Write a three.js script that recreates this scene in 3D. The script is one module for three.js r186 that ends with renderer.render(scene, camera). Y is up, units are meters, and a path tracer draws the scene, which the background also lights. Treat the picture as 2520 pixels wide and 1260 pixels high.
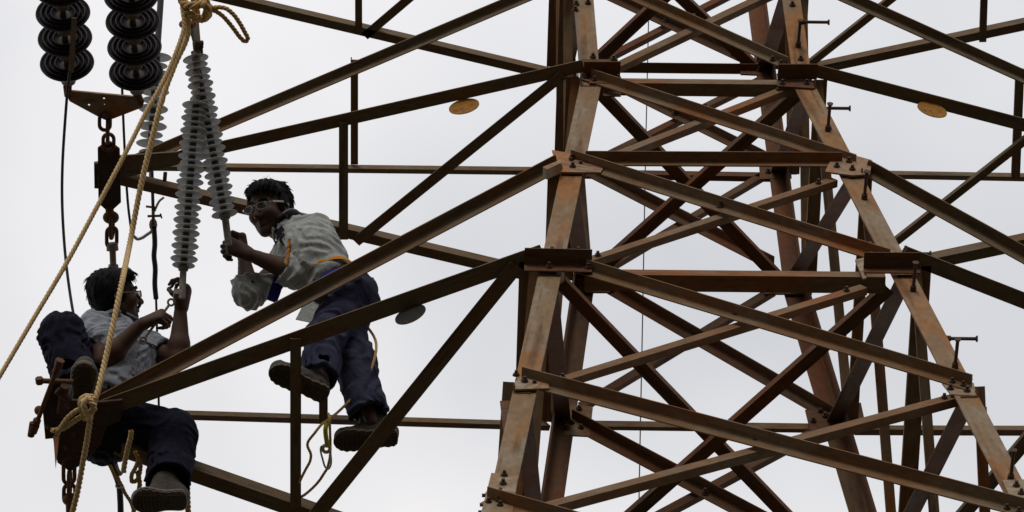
import * as THREE from 'three';
import { mergeGeometries, mergeVertices } from 'three/addons/utils/BufferGeometryUtils.js';

// ------------------------------------------------------------------ camera, sky, sun, exposure
const Y0 = 30.114;                       // height of the upper cross-arm level above the ground
const V = (x, y, z) => new THREE.Vector3(x, y, z);
const W = (x, y, z) => V(x, y + Y0, z);  // a point given from the upper cross-arm level
const FPX = 16734.29, PW = 2520, PH = 1260;
const RT = V(0.99929153, -0.02677874, 0.02644516), UP = V(-0.01040859, 0.47861394, 0.87796376), FW = V(0.03616779, 0.877617, -0.47799612);
const EYE = W(-2.02185606, -28.51409288, 15.11397793);
const scene = new THREE.Scene();
const camera = new THREE.PerspectiveCamera(2 * Math.atan(PH / 2 / FPX) * 180 / Math.PI, 2, 1, 3000);
camera.position.copy(EYE); camera.up.copy(UP); camera.lookAt(EYE.clone().addScaledVector(FW, 30));
scene.add(camera);
const renderer = new THREE.WebGLRenderer({ antialias: true });
renderer.setSize(1024, 512);
renderer.toneMapping = THREE.LinearToneMapping;
renderer.toneMappingExposure = 1.0;
renderer.shadowMap.enabled = true;

let seed = 7;
function rnd() { seed = (seed * 1664525 + 1013904223) >>> 0; return seed / 4294967296; }
const rr = (a, b) => a + (b - a) * rnd();
function hash3(x, y, z) { let h = (Math.imul(x, 374761393) + Math.imul(y, 668265263) + Math.imul(z, 2147483647 ^ 0x5bd1e995)) | 0; h = Math.imul(h ^ (h >>> 13), 1274126177); h ^= h >>> 16; return (h >>> 0) / 4294967296; }
const sm = (t) => t * t * (3 - 2 * t), mix = (a, b, t) => a + (b - a) * t, clamp = (x, a = 0, b = 1) => Math.min(b, Math.max(a, x)), sstep = (a, b, x) => sm(clamp((x - a) / (b - a)));
function vnoise(x, y, z, per = 0) {     // value noise, optionally periodic in x and y
  const xi = Math.floor(x), yi = Math.floor(y), zi = Math.floor(z), fx = sm(x - xi), fy = sm(y - yi), fz = sm(z - zi);
  const w = (n) => per ? ((n % per) + per) % per : n;
  const h = (a, b, c) => hash3(w(xi + a), w(yi + b), zi + c);
  return mix(mix(mix(h(0, 0, 0), h(1, 0, 0), fx), mix(h(0, 1, 0), h(1, 1, 0), fx), fy), mix(mix(h(0, 0, 1), h(1, 0, 1), fx), mix(h(0, 1, 1), h(1, 1, 1), fx), fy), fz);
}
function fbm(x, y, z, oct = 4) { let s = 0, a = 0.5, t = 0; for (let o = 0; o < oct; o++) { s += a * vnoise(x, y, z + o * 17); t += a; a *= 0.5; x *= 2; y *= 2; z *= 2; } return s / t; }
function pfbm(u, v, f, oct = 4, z = 0) { let s = 0, a = 0.5, t = 0; for (let o = 0; o < oct; o++) { s += a * vnoise(u * f, v * f, z + o * 17, f); t += a; a *= 0.5; f *= 2; } return s / t; }

{ // an overcast sky: brighter overhead, with broad soft clouds
  const w = 1024, h = 512, d = new Float32Array(w * h * 4);
  for (let j = 0; j < h; j++) for (let i = 0; i < w; i++) {
    const th = (i + 0.5) / w * 2 * Math.PI - Math.PI, el = ((j + 0.5) / h - 0.5) * Math.PI, c = Math.cos(el), x = c * Math.cos(th), y = Math.sin(el), z = c * Math.sin(th);
    const n = fbm(x * 13 + 3.1, y * 13 + 1.7, z * 13 + 8.2, 5), n2 = fbm(x * 3 + 11, y * 3 + 5, z * 3 + 2, 3);
    let L = 0.795 * (0.72 + 0.3 * sstep(-0.05, 0.75, y)) * (1 + 0.9 * (n - 0.5) + 0.4 * (n2 - 0.5));
    if (y < -0.02) L = 0.3;
    const k = (j * w + i) * 4, b = 0.12 * (0.5 - n);
    d[k] = L * (1.0 - 0.012 + b * -1); d[k + 1] = L * 0.988; d[k + 2] = L * (1.018 + b); d[k + 3] = 1;
  }
  const t = new THREE.DataTexture(d, w, h, THREE.RGBAFormat, THREE.FloatType);
  t.mapping = THREE.EquirectangularReflectionMapping; t.magFilter = t.minFilter = THREE.LinearFilter; t.wrapS = THREE.RepeatWrapping; t.needsUpdate = true;
  scene.background = t; scene.environment = t;
}
const sun = new THREE.DirectionalLight(new THREE.Color(1, 0.95, 0.88), 1.0);
sun.position.copy(W(-6, 12, 28)); sun.target.position.copy(W(0, 0, 0));
sun.castShadow = true; sun.shadow.radius = 40; sun.shadow.mapSize.set(2048, 2048);
Object.assign(sun.shadow.camera, { left: -8, right: 8, top: 8, bottom: -8, near: 1, far: 80 });
scene.add(sun, sun.target);

// ------------------------------------------------------------------ helpers
function ray(px, py) { return FW.clone().multiplyScalar(FPX).addScaledVector(RT, px - PW / 2).addScaledVector(UP, PH / 2 - py).normalize(); }
function hit(px, py, n, p0) { const r = ray(px, py); return EYE.clone().addScaledVector(r, p0.clone().sub(EYE).dot(n) / r.dot(n)); }
const YV = V(0, 1, 0), ZV = V(0, 0, 1), XV = V(1, 0, 0);
const atY = (px, py, y) => hit(px, py, YV, W(0, y, 0));
const atZ = (px, py, z) => hit(px, py, ZV, V(0, 0, z));
const HA = 0.545, TA = 0.1169, TB = 0.1131;   // half width of the cage, tapers of the body below it
const nF = V(0, TB, 1).normalize(), nB = V(0, TB, -1).normalize(), nR = V(1, TA, 0).normalize(), nL = V(-1, TA, 0).normalize();
const onF = (x, y) => hit(x, y, nF, W(0, 0, HA)), onB = (x, y) => hit(x, y, nB, W(0, 0, -HA)), onFc = (x, y) => atZ(x, y, HA), onBc = (x, y) => atZ(x, y, -HA);
const onR = (x, y) => hit(x, y, nR, W(HA, 0, 0)), onL = (x, y) => hit(x, y, nL, W(-HA, 0, 0));
const LV = { C: 2.25, TA: 1.11, A: 0, T: -1.137, B: -2.296, D: -3.63, E: -4.72, G: -6.3 };
function node(k, lv) { const y = typeof lv === 'number' ? lv : LV[lv], a = Math.max(0, -y); return W((k[1] === 'L' ? -1 : 1) * (HA + TA * a), y, (k[0] === 'F' ? 1 : -1) * (HA + TB * a)); }

const used = {};
function numbered(n) { const k = used[n] = (used[n] ?? -1) + 1; return k ? `${n}_${String(k).padStart(3, '0')}` : n; }
function tag(o, label, category, group) { o.userData.label = label; o.userData.category = category; if (group) o.userData.group = group; return o; }
function thing(name, label, category, group) { const o = new THREE.Group(); o.name = numbered(name); tag(o, label, category, group); scene.add(o); return o; }
function mesh(name, geo, mat, parent) { const m = new THREE.Mesh(geo, mat); m.name = name; m.castShadow = m.receiveShadow = true; parent.add(m); return m; }
function settle(o) {     // moves the group to the foot of what it holds
  o.updateMatrixWorld(true);
  const b = new THREE.Box3().setFromObject(o), c = V((b.min.x + b.max.x) / 2, b.min.y, (b.min.z + b.max.z) / 2);
  for (const ch of o.children) ch.position.sub(c);
  o.position.copy(c); return o;
}
const M4 = new THREE.Matrix4();
function basis(x, y, z, p) { return new THREE.Matrix4().makeBasis(x, y, z).setPosition(p); }
function frameY(dir) { const y = dir.clone().normalize(), a = Math.abs(y.z) < 0.9 ? ZV : XV, x = a.clone().cross(y).normalize(), z = x.clone().cross(y); return [x, y, z]; }
const sideUp = (d) => d;

// ------------------------------------------------------------------ materials
function tex(size, fn, srgb = true) {
  const d = new Uint8Array(size * size * 4);
  for (let j = 0; j < size; j++) for (let i = 0; i < size; i++) { const c = fn(i / size, j / size), k = (j * size + i) * 4; for (let q = 0; q < 3; q++) d[k + q] = clamp(c[q]) * 255; d[k + 3] = 255; }
  const t = new THREE.DataTexture(d, size, size); t.wrapS = t.wrapT = THREE.RepeatWrapping; t.magFilter = THREE.LinearFilter; t.minFilter = THREE.LinearMipmapLinearFilter; t.generateMipmaps = true;
  if (srgb) t.colorSpace = THREE.SRGBColorSpace; t.needsUpdate = true; return t;
}
const s1 = (v) => v <= 0.0031308 ? v * 12.92 : 1.055 * Math.pow(v, 1 / 2.4) - 0.055, S = (c) => c.map(s1), mix3 = (a, b, t) => a.map((v, i) => mix(v, b[i], t));
function steelTex(base, grey, rust, dark, kr, z) {
  return tex(512, (u, v) => {
    const a = pfbm(u, v, 4, 5, z), b = pfbm(u, v, 9, 4, z + 50), st = pfbm(u * 1, v, 3, 3, z + 90) * 0.5 + 0.5 * vnoise(u * 6, v * 64, z + 7, 64), f = pfbm(u, v, 64, 2, z + 130);
    let c = mix3(base, grey, sstep(0.42, 0.62, b));
    c = mix3(c, rust, kr * sstep(0.5, 0.66, a * 0.75 + st * 0.25));
    c = mix3(c, dark, 0.65 * sstep(0.56, 0.72, st * 0.6 + b * 0.4));
    const k = 0.8 + 0.4 * f;
    return S(c.map((q) => q * k));
  });
}
const bumpT = tex(512, (u, v) => { const a = pfbm(u, v, 16, 5, 300) * 0.7 + 0.3 * pfbm(u, v, 90, 2, 320); return [a, a, a]; }, false);
const roughT = tex(256, (u, v) => { const a = 0.62 + 0.34 * pfbm(u, v, 12, 4, 340); return [a, a, a]; }, false);
function steel(map, extra = {}) { return new THREE.MeshPhysicalMaterial({ map, bumpMap: bumpT, bumpScale: 0.0014, roughnessMap: roughT, roughness: 1, metalness: 0.0, specularIntensity: 0.4, ...extra }); }
const MAT = {
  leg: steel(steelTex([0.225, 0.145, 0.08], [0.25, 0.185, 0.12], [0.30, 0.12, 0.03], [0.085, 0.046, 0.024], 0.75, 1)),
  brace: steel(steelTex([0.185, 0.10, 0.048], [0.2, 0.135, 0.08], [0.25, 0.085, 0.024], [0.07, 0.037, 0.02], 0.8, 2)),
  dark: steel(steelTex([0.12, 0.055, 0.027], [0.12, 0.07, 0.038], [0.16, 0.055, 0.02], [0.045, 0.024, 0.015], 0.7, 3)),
  arm: steel(steelTex([0.165, 0.105, 0.058], [0.165, 0.122, 0.075], [0.18, 0.075, 0.026], [0.055, 0.037, 0.024], 0.55, 4)),
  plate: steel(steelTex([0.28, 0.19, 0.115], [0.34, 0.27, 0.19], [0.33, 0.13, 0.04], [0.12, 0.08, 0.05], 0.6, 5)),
  rust: steel(steelTex([0.34, 0.15, 0.06], [0.30, 0.2, 0.13], [0.42, 0.14, 0.03], [0.13, 0.06, 0.03], 0.9, 6)),
  bolt: steel(steelTex([0.09, 0.055, 0.04], [0.1, 0.075, 0.06], [0.13, 0.055, 0.025], [0.04, 0.03, 0.02], 0.6, 7)),
};

// ------------------------------------------------------------------ angle sections, plates and bolts
function prism(poly, L, mtx, uvo, per) {      // a closed profile (x, y) carried along z from 0 to L, then placed
  const p = [], n = [], uv = [], N = poly.length; let run = 0;
  const area = poly.reduce((s, a, i) => { const b = poly[(i + 1) % N]; return s + a[0] * b[1] - a[1] * b[0]; }, 0);
  const P = area < 0 ? [...poly].reverse() : poly;
  for (let i = 0; i < N; i++) {
    const a = P[i], b = P[(i + 1) % N], l = Math.hypot(b[0] - a[0], b[1] - a[1]), nx = (b[1] - a[1]) / l, ny = -(b[0] - a[0]) / l;
    for (const [q, z, s] of [[a, 0, 0], [b, 0, l], [b, L, l], [a, 0, 0], [b, L, l], [a, L, 0]]) { p.push(q[0], q[1], z); n.push(nx, ny, 0); uv.push(z * 0.45 + uvo[0], run + s + uvo[1]); }
    run += l;
  }
  const tri = THREE.ShapeUtils.triangulateShape(P.map((q) => new THREE.Vector2(q[0], q[1])), []);
  for (const [z, s] of [[0, -1], [L, 1]]) for (const t of tri) for (const i of (s > 0 ? t : [t[0], t[2], t[1]])) { p.push(P[i][0], P[i][1], z); n.push(0, 0, s); uv.push(P[i][0] + uvo[0], P[i][1] + uvo[1]); }
  const g = new THREE.BufferGeometry();
  g.setAttribute('position', new THREE.Float32BufferAttribute(p, 3)); g.setAttribute('normal', new THREE.Float32BufferAttribute(n, 3)); g.setAttribute('uv', new THREE.Float32BufferAttribute(uv, 2));
  g.applyMatrix4(mtx); return g;
}
function ortho(v, ...against) { const r = v.clone(); for (const a of against) r.addScaledVector(a, -r.dot(a)); return r.normalize(); }
function angleGeo(P0, P1, u, v, wu, wv, t = 0.006) {
  const ax = P1.clone().sub(P0), L = ax.length(); ax.normalize();
  const U = ortho(u, ax), Q = ortho(v, ax, U);
  const flip = U.clone().cross(Q).dot(ax) < 0, poly = [[0, 0], [wu, 0], [wu, t], [t * 1.6, t], [t, t * 1.6], [t, wv], [0, wv]];
  const uvo = [rr(0, 9), rr(0, 9)];
  if (flip) return prism(poly.map(([a, b]) => [b, a]), L, basis(Q, U, ax, P0), uvo);
  return prism(poly, L, basis(U, Q, ax, P0), uvo);
}
// kinds as seen from below and in front: LD lit flange over dark flange, DL dark over lit, DH only the dark level flange
function faceMember(name, P0, P1, n, kind, w1, w2, mat, parent, off = 0, bolts = null) {
  const ax = P1.clone().sub(P0).normalize(), out = n.clone().multiplyScalar(n.z >= 0 ? 1 : -1);
  let up = ax.clone().cross(out).normalize(); if (up.y < 0) up.negate();
  if (off) { P0 = P0.clone().addScaledVector(out, off); P1 = P1.clone().addScaledVector(out, off); }
  const fl = kind === 'DL' ? up.clone().negate() : up, m = mesh(name, angleGeo(P0, P1, fl, kind === 'LD' ? out.clone().negate() : out, w1, w2), mat, parent), L = P0.distanceTo(P1);
  if (bolts) for (const s of bolts) bolt(P0.clone().addScaledVector(ax, s < 0 ? L + s : s).addScaledVector(fl, w1 * 0.55).addScaledVector(out, kind === 'DL' ? 0.006 : 0.0), out, m, 0.95);
  return m;
}
function planMember(name, P0, P1, kind, w1, w2, mat, parent) {   // first the level flange, then the standing one
  const ax = P1.clone().sub(P0).normalize(); let back = ax.clone().cross(YV).normalize(); if (back.z > 0) back.negate();
  return mesh(name, angleGeo(P0, P1, kind === 'DH' ? back.negate() : back, YV, w1, w2), mat, parent);
}
function plateGeo(pts, n, t) {       // a flat plate with the given corners, thickness t towards n
  const c = pts[0], x = ortho(pts[1].clone().sub(c), n), y = n.clone().cross(x);
  const poly = pts.map((p) => { const d = p.clone().sub(c); return [d.dot(x), d.dot(y)]; });
  return prism(poly, t, basis(x, y, n, c), [rr(0, 9), rr(0, 9)]);
}
var hexHead = (() => { const a = new THREE.CylinderGeometry(0.0135, 0.0135, 0.011, 6).translate(0, 0.0055, 0), b = new THREE.CylinderGeometry(0.0165, 0.0165, 0.003, 10).translate(0, 0.0015, 0), c = new THREE.CylinderGeometry(0.0075, 0.0075, 0.024, 8).translate(0, 0.012, 0); return mergeGeometries([a, b, c]); })();
function bolt(P, n, parent, s = 1) { const m = mesh('bolt', hexHead, MAT.bolt, parent); m.quaternion.setFromUnitVectors(YV, n); m.rotateY(rr(0, 3)); m.position.copy(P); m.scale.setScalar(s); return m; }

// ------------------------------------------------------------------ ground
{
  const gt = tex(256, (u, v) => { const a = pfbm(u, v, 6, 5, 400), b = pfbm(u, v, 20, 3, 410); return S(mix3(mix3([0.036, 0.034, 0.021], [0.066, 0.054, 0.038], sstep(0.4, 0.65, a)), [0.02, 0.026, 0.012], 0.5 * sstep(0.45, 0.7, b))); });
  gt.repeat.set(400, 400);
  const g = mesh('ground', new THREE.PlaneGeometry(2400, 2400, 1, 1).rotateX(-Math.PI / 2), new THREE.MeshStandardMaterial({ map: gt, roughness: 1 }), scene);
  tag(g, 'flat scrubby ground far below the transmission tower', 'ground'); g.userData.kind = 'structure';
}

// ------------------------------------------------------------------ the tower
const tower = thing('transmission_tower', 'rusty steel lattice transmission tower with cross arms on both sides', 'transmission tower');
const legs = {};
for (const k of ['FL', 'FR', 'BL', 'BR']) {
  const sx = k[1] === 'L' ? 1 : -1, sz = k[0] === 'F' ? -1 : 1, a = node(k, -28.4), b = node(k, 'A'), c = node(k, 4);
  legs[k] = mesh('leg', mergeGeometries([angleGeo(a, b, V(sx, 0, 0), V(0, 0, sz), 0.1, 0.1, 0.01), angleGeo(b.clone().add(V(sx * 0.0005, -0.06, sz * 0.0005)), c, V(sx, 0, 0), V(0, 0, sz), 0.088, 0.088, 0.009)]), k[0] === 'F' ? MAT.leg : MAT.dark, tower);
}
const F = (pl, n, rows, mat, name) => { for (const [x0, y0, x1, y1, kind, w1, w2, off] of rows) faceMember(name, pl(x0, y0), pl(x1, y1), n, kind, w1, w2, mat, tower, off ?? (kind === 'DL' ? 0.004 : -0.012), name === 'brace' && kind === 'DL' ? [0.025, 0.08, -0.025, -0.08] : name === 'brace' && pl === onF ? [0.1, -0.1] : null); };
F(onF, nF, [
  [1440, 190, 2107, 407, 'DL', 0.05, 0.05], [1440, 409, 1960, 206, 'LD', 0.045, 0.035],
  [1405, 397, 2190, 643, 'DL', 0.055, 0.055], [1440, 641, 2062, 437, 'LD', 0.045, 0.035],
  [1400, 655, 2392, 953, 'DL', 0.055, 0.055], [1350, 943, 2135, 702, 'LD', 0.048, 0.035],
  [1285, 936, 2530, 1263, 'DL', 0.06, 0.06], [1245, 1270, 2380, 967, 'LD', 0.05, 0.04],
  [1200, 1232, 2650, 1640, 'DL', 0.06, 0.06], [1120, 1700, 2500, 1280, 'LD', 0.05, 0.04]], MAT.brace, 'brace');
F(onFc, ZV, [[1412, -73, 1940, 163, 'DL', 0.045, 0.045], [1480, 180, 1958, -47, 'LD', 0.045, 0.035]], MAT.brace, 'brace');
F(onBc, ZV, [[1440, 172, 1900, 401, 'DL', 0.045, 0.045], [1470, 392, 1900, 180, 'LD', 0.04, 0.03], [1420, 407, 1905, 655, 'DL', 0.05, 0.05], [1450, 685, 1905, 414, 'LD', 0.04, 0.03],
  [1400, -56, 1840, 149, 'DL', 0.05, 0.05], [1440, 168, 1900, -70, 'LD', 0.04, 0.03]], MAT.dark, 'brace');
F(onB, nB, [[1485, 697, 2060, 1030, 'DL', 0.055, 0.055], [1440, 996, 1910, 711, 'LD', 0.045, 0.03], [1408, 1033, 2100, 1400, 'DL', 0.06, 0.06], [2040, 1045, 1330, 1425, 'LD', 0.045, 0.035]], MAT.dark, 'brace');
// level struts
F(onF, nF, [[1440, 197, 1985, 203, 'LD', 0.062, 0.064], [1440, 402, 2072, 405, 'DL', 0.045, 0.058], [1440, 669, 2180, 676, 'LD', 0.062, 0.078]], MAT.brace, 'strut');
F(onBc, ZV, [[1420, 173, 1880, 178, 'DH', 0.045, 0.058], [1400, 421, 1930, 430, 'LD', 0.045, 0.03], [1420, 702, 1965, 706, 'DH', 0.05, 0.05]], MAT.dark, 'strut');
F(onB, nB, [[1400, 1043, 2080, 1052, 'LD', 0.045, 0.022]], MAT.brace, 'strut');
// sides: seen almost edge on, so it is the flange that stands out of the face that shows
function sideMember(name, P0, P1, s, w1, w2, mat, dx = 0, inward = false) {
  const ax = P1.clone().sub(P0).normalize(), n = V(s, 0, 0); let up = ax.clone().cross(n).normalize(); if (up.y < 0) up.negate();
  const d = V(dx * s, 0, 0);
  mesh(name, angleGeo(P0.clone().add(d), P1.clone().add(d), up, inward ? n.negate() : n, w1, w2), mat, tower);
}
for (const s of [1, -1]) {
  const q = s > 0 ? 'R' : 'L', n = (f, l) => node(f + q, l);
  for (const [l, w, dx] of [['C', 0.05, 0.012], ['TA', 0.05, 0.012], ['A', 0.06, 0.012], ['T', 0.05, 0.014], ['B', 0.075, 0.02]]) sideMember('strut', n('F', l), n('B', l), s, 0.04, w, MAT.brace, dx);
  for (const [l, m] of [['C', 'TA'], ['TA', 'A'], ['A', 'T'], ['T', 'B'], ['B', 'D'], ['D', 'E']]) {
    sideMember('brace', n('F', l), n('B', m), s, 0.03, 0.045, MAT.brace, 0.004);
    const y = LV[m] - 0.12, P = node('F' + q, y), y2 = LV[l] + 0.02, Q = node('B' + q, y2);
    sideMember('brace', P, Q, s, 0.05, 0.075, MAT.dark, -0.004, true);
  }
}
// plan bracing at the three cross-arm levels
for (const [x0, y0, x1, y1, y] of [[1458, 192, 1945, 700, 0.03], [1965, 215, 1420, 700, -0.03], [1392, 690, 2105, 1430, -2.27], [2178, 703, 1360, 1428, -2.335], [1430, 172, 1935, -300, 2.2], [1394, -290, 1870, 165, 2.26]])
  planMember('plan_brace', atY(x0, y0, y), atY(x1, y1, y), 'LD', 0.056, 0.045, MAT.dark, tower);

// gusset plates, cleats and their bolts
function gusset(pl, n, pts, t, mat, bolts = [], off = 0.012) {
  const o = n.clone().multiplyScalar(n.z < 0 ? -1 : 1), m = mesh('gusset_plate', plateGeo(pts.map(([x, y]) => pl(x, y).addScaledVector(o, off)), o, t), mat, tower);
  for (const [x, y] of bolts) bolt(pl(x, y).addScaledVector(o, off + t), o, m);
  return m;
}
function cleat(pl, n, x0, y0, x1, y1, kind, w1, w2, mat, bolts = [], off = 0.016) {
  const m = faceMember('gusset_plate', pl(x0, y0), pl(x1, y1), n, kind, w1, w2, mat, tower, off);
  for (const [x, y] of bolts) bolt(pl(x, y).addScaledVector(n, off + 0.006), n, m, 1.05);
  return m;
}
cleat(onFc, ZV, 1436, 196, 1526, 196, 'DH', 0.17, 0.078, MAT.dark, [[1459, 152], [1510, 158]]);
gusset(onF, nF, [[1446, 196], [1515, 200], [1512, 212], [1450, 210]], 0.008, MAT.dark, [[1499, 194], [1522, 201]], 0.004);
gusset(onF, nF, [[1485, 212], [1530, 212], [1528, 224], [1485, 224]], 0.006, MAT.dark, [], -0.03);
cleat(onFc, ZV, 1913, 203, 2010, 203, 'DH', 0.05, 0.08, MAT.dark, [[1970, 158]]);
gusset(onF, nF, [[1912, 200], [2000, 202], [2004, 222], [1914, 216]], 0.008, MAT.dark, [[1925, 212], [1985, 212]], 0.002);
gusset(onF, nF, [[1358, 379], [1410, 388], [1500, 398], [1478, 434], [1378, 433], [1366, 404]], 0.008, MAT.rust, [[1407, 401], [1446, 409], [1409, 421]]);
gusset(onF, nF, [[1345, 452], [1335, 446], [1378, 428], [1380, 436]], 0.05, MAT.plate, [], 0.02);
gusset(onF, nF, [[2046, 398], [2110, 394], [2146, 404], [2140, 438], [2096, 441], [2030, 432]], 0.008, MAT.rust, [[2059, 421], [2089, 409], [2097, 428]]);
cleat(onF, nF, 1290, 664, 1456, 668, 'DL', 0.068, 0.085, MAT.dark, [[1351, 672], [1420, 668], [1447, 674], [1358, 634], [1423, 634]], 0.02);
cleat(onF, nF, 2124, 673, 2262, 674, 'DL', 0.05, 0.082, MAT.dark, [[2140, 622], [2228, 632]], 0.02);
gusset(onF, nF, [[2104, 645], [2126, 640], [2132, 690], [2124, 692]], 0.008, MAT.plate, [], 0.004);
gusset(onF, nF, [[1266, 950], [1300, 926], [1345, 936], [1352, 966], [1268, 968]], 0.008, MAT.plate, [[1291, 950], [1338, 940], [1270, 935]], 0.012);
gusset(onF, nF, [[2318, 944], [2396, 944], [2404, 976], [2340, 972]], 0.008, MAT.plate, [[2339, 960], [2380, 965]], -0.004);
bolt(onF(2340, 934).addScaledVector(nF, 0.016), nF, tower.children.at(-1)); bolt(onF(2384, 942).addScaledVector(nF, 0.016), nF, tower.children.at(-1));
gusset(onF, nF, [[1231, 958], [1280, 958], [1280, 1052], [1242, 1052]], 0.008, MAT.dark, [], -0.06);
gusset(onF, nF, [[2385, 973], [2430, 973], [2433, 1040], [2400, 1012]], 0.008, MAT.dark, [], -0.06);
gusset(onB, nB, [[1390, 1000], [1459, 1006], [1451, 1078], [1388, 1075]], 0.008, MAT.brace, [[1425, 1012], [1388, 1045], [1395, 1060]], 0.004);
gusset(onB, nB, [[1981, 1013], [2060, 1020], [2118, 995], [2133, 1064], [2056, 1083], [2000, 1086], [1990, 1050]], 0.008, MAT.dark, [[2001, 1042], [2030, 1030], [2060, 1055], [2092, 1040]], 0.004);
gusset(onBc, ZV, [[1868, 412], [1946, 408], [1948, 442], [1870, 446]], 0.008, MAT.dark, [[1890, 430], [1925, 428]], 0.004);
gusset(onBc, ZV, [[1878, 700], [2000, 704], [1998, 728], [1880, 728]], 0.008, MAT.dark, [[1900, 722]], 0.004);
gusset(onBc, ZV, [[1440, 700], [1505, 704], [1500, 724], [1440, 724]], 0.008, MAT.dark, [], 0.004);
gusset(onBc, ZV, [[1820, 150], [1892, 148], [1892, 190], [1822, 187]], 0.008, MAT.dark, [[1865, 156], [1880, 165], [1868, 180]], 0.004);
gusset(onBc, ZV, [[1386, 405], [1450, 408], [1448, 440], [1388, 436]], 0.008, MAT.dark, [], 0.004);
gusset(onF, nF, [[1209, 1170], [1274, 1178], [1262, 1262], [1243, 1330], [1168, 1330]], 0.01, MAT.plate, [[1241, 1177], [1238, 1198], [1231, 1221], [1228, 1240]], 0.002);
for (const y of [1222, 1243, 1260]) bolt(node('FL', -4.72 - (y - 1225) / 229).add(V(-0.012, 0, -0.04)), V(-1, 0, 0), tower.children.at(-1), 1.1);
gusset(onF, nF, [[2466, 1188], [2522, 1186], [2560, 1260], [2500, 1260]], 0.01, MAT.plate, [[2501, 1203], [2513, 1222], [2520, 1245]], 0.002);
// bolts where the diagonals cross
for (const [pl, n, x, y] of [[onF, nF, 1735, 274], [onF, nF, 1772, 514], [onF, nF, 1811, 777], [onF, nF, 1862, 1085], [onFc, ZV, 1707, 52], [onBc, ZV, 1660, 286], [onBc, ZV, 1690, 540], [onB, nB, 1707, 853], [onB, nB, 1735, 1218], [onBc, ZV, 1639, 56]]) {
  const m = mesh('gusset_plate', new THREE.CylinderGeometry(0.02, 0.02, 0.006, 14), MAT.bolt, tower), o = n.clone().multiplyScalar(n.z < 0 ? -1 : 1), P = pl(x, y).addScaledVector(o, 0.012);
  m.quaternion.setFromUnitVectors(YV, o); m.position.copy(P);
  const b = mesh('bolt', hexHead, MAT.bolt, m); b.position.y = 0.003;
}
for (const [x, y] of [[1447, 9], [1418, 12], [1416, 26]]) bolt(onFc(x, y).addScaledVector(ZV, 0.001), ZV, legs.FL);
for (const [x, y] of [[1950, 14], [1946, -6]]) bolt(onFc(x, y).addScaledVector(ZV, 0.001), ZV, legs.FR);
bolt(onF(2039, 318).addScaledVector(nF, 0.002), nF, legs.FR);
// step bolts up the right front leg: one out to the front, one out to the side
const stepGeo = (L) => mergeGeometries([new THREE.CylinderGeometry(0.0078, 0.0078, L, 10).translate(0, L / 2, 0), new THREE.CylinderGeometry(0.015, 0.0125, 0.008, 12).translate(0, L, 0), new THREE.CylinderGeometry(0.0155, 0.0155, 0.013, 6).translate(0, 0.0065, 0), new THREE.CylinderGeometry(0.0145, 0.0145, 0.012, 6).translate(0, 0.02, 0)]);
const stepA = stepGeo(0.138);
const stepBolt = (P, n) => { const m = mesh('step_bolt', stepA, MAT.bolt, legs.FR); m.quaternion.setFromUnitVectors(YV, n); m.position.copy(P); };
for (const [x, y, c] of [[1964, 115, 1], [2037, 322, 0], [2127, 490, 0], [2247, 716, 0], [2350, 906, 0], [2487, 1181, 0]]) stepBolt((c ? onFc : onF)(x, y).addScaledVector(ZV, 0.001), V(0.03, 0, 1).normalize());
for (const [x, y] of [[1968, 54], [2019, 266], [2213, 624], [2325, 833]]) stepBolt(onR(x, y), V(1, 0, 0));

// ------------------------------------------------------------------ the cross arms
const UPF = V(0, 0.3, 1).normalize();
function arm() { const g = new THREE.Group(); g.name = 'cross_arm'; tower.add(g); return g; }
const lvl = (x0, y0, x1, y1, yl, kind, w1, w2, nm, g, mat = MAT.arm) => planMember(nm, atY(x0, y0, yl), atY(x1, y1, yl), kind, w1, w2, mat, g);
function tie(P0, P1, kind, w1, w2, g, nm = 'tie') { return faceMember(nm, P0, P1, ZV, kind, w1, w2, MAT.arm, g); }
const tipA = W(-2.769, 0, 0), tipB = W(-2.789, LV.B, 0), tipC = W(-2.769, LV.C, 0);
const mirror = (p) => V(-p.x, p.y, p.z);
// a tie runs from a leg at the tie level down to the arm's tip: the sight line to the pixel meets the plane through that leg's node, the tip and the z axis' direction
function onTie(x, y, nd, tp) { const e = nd.clone().sub(tp), n = e.clone().cross(ortho(ZV, e.clone().normalize())).cross(e).normalize(); return hit(x, y, n, nd); }
function tiePts(x0, y0, x1, y1, nd, tp) { return [onTie(x0, y0, nd, tp), onTie(x1, y1, nd, tp)]; }
const hz = (P, Q, w, wv, nm, g) => { const ax = Q.clone().sub(P).normalize(); mesh(nm, angleGeo(P, Q, V(1, 0, 0), YV, w, wv), MAT.arm, g); };
{ // upper arm, left
  const g = arm(), nf = node('FL', 'TA'), nb = node('BL', 'TA');
  lvl(280, 438, 1440, 177, 0, 'DH', 0.064, 0.06, 'chord', g);
  lvl(280, 429, 1400, 692, 0, 'LD', 0.05, 0.06, 'chord', g);
  tie(...tiePts(300, 414, 1425, -62, nf, tipA), 'DL', 0.046, 0.046, g);
  tie(...tiePts(340, 409, 1395, 421, nb, tipA), 'LD', 0.045, 0.024, g);
  lvl(1395, 193, 884, 605, -0.01, 'DH', 0.052, 0.03, 'lacing', g);
  hz(atY(834, 302, -0.012), atY(834, 590, -0.012), 0.044, 0.03, 'hanger', g);
  hz(onTie(863, 148, nf, tipA), onTie(863, 405, nb, tipA), 0.036, 0.03, 'hanger', g);
  const b = [[1145, 0]];
}
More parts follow.
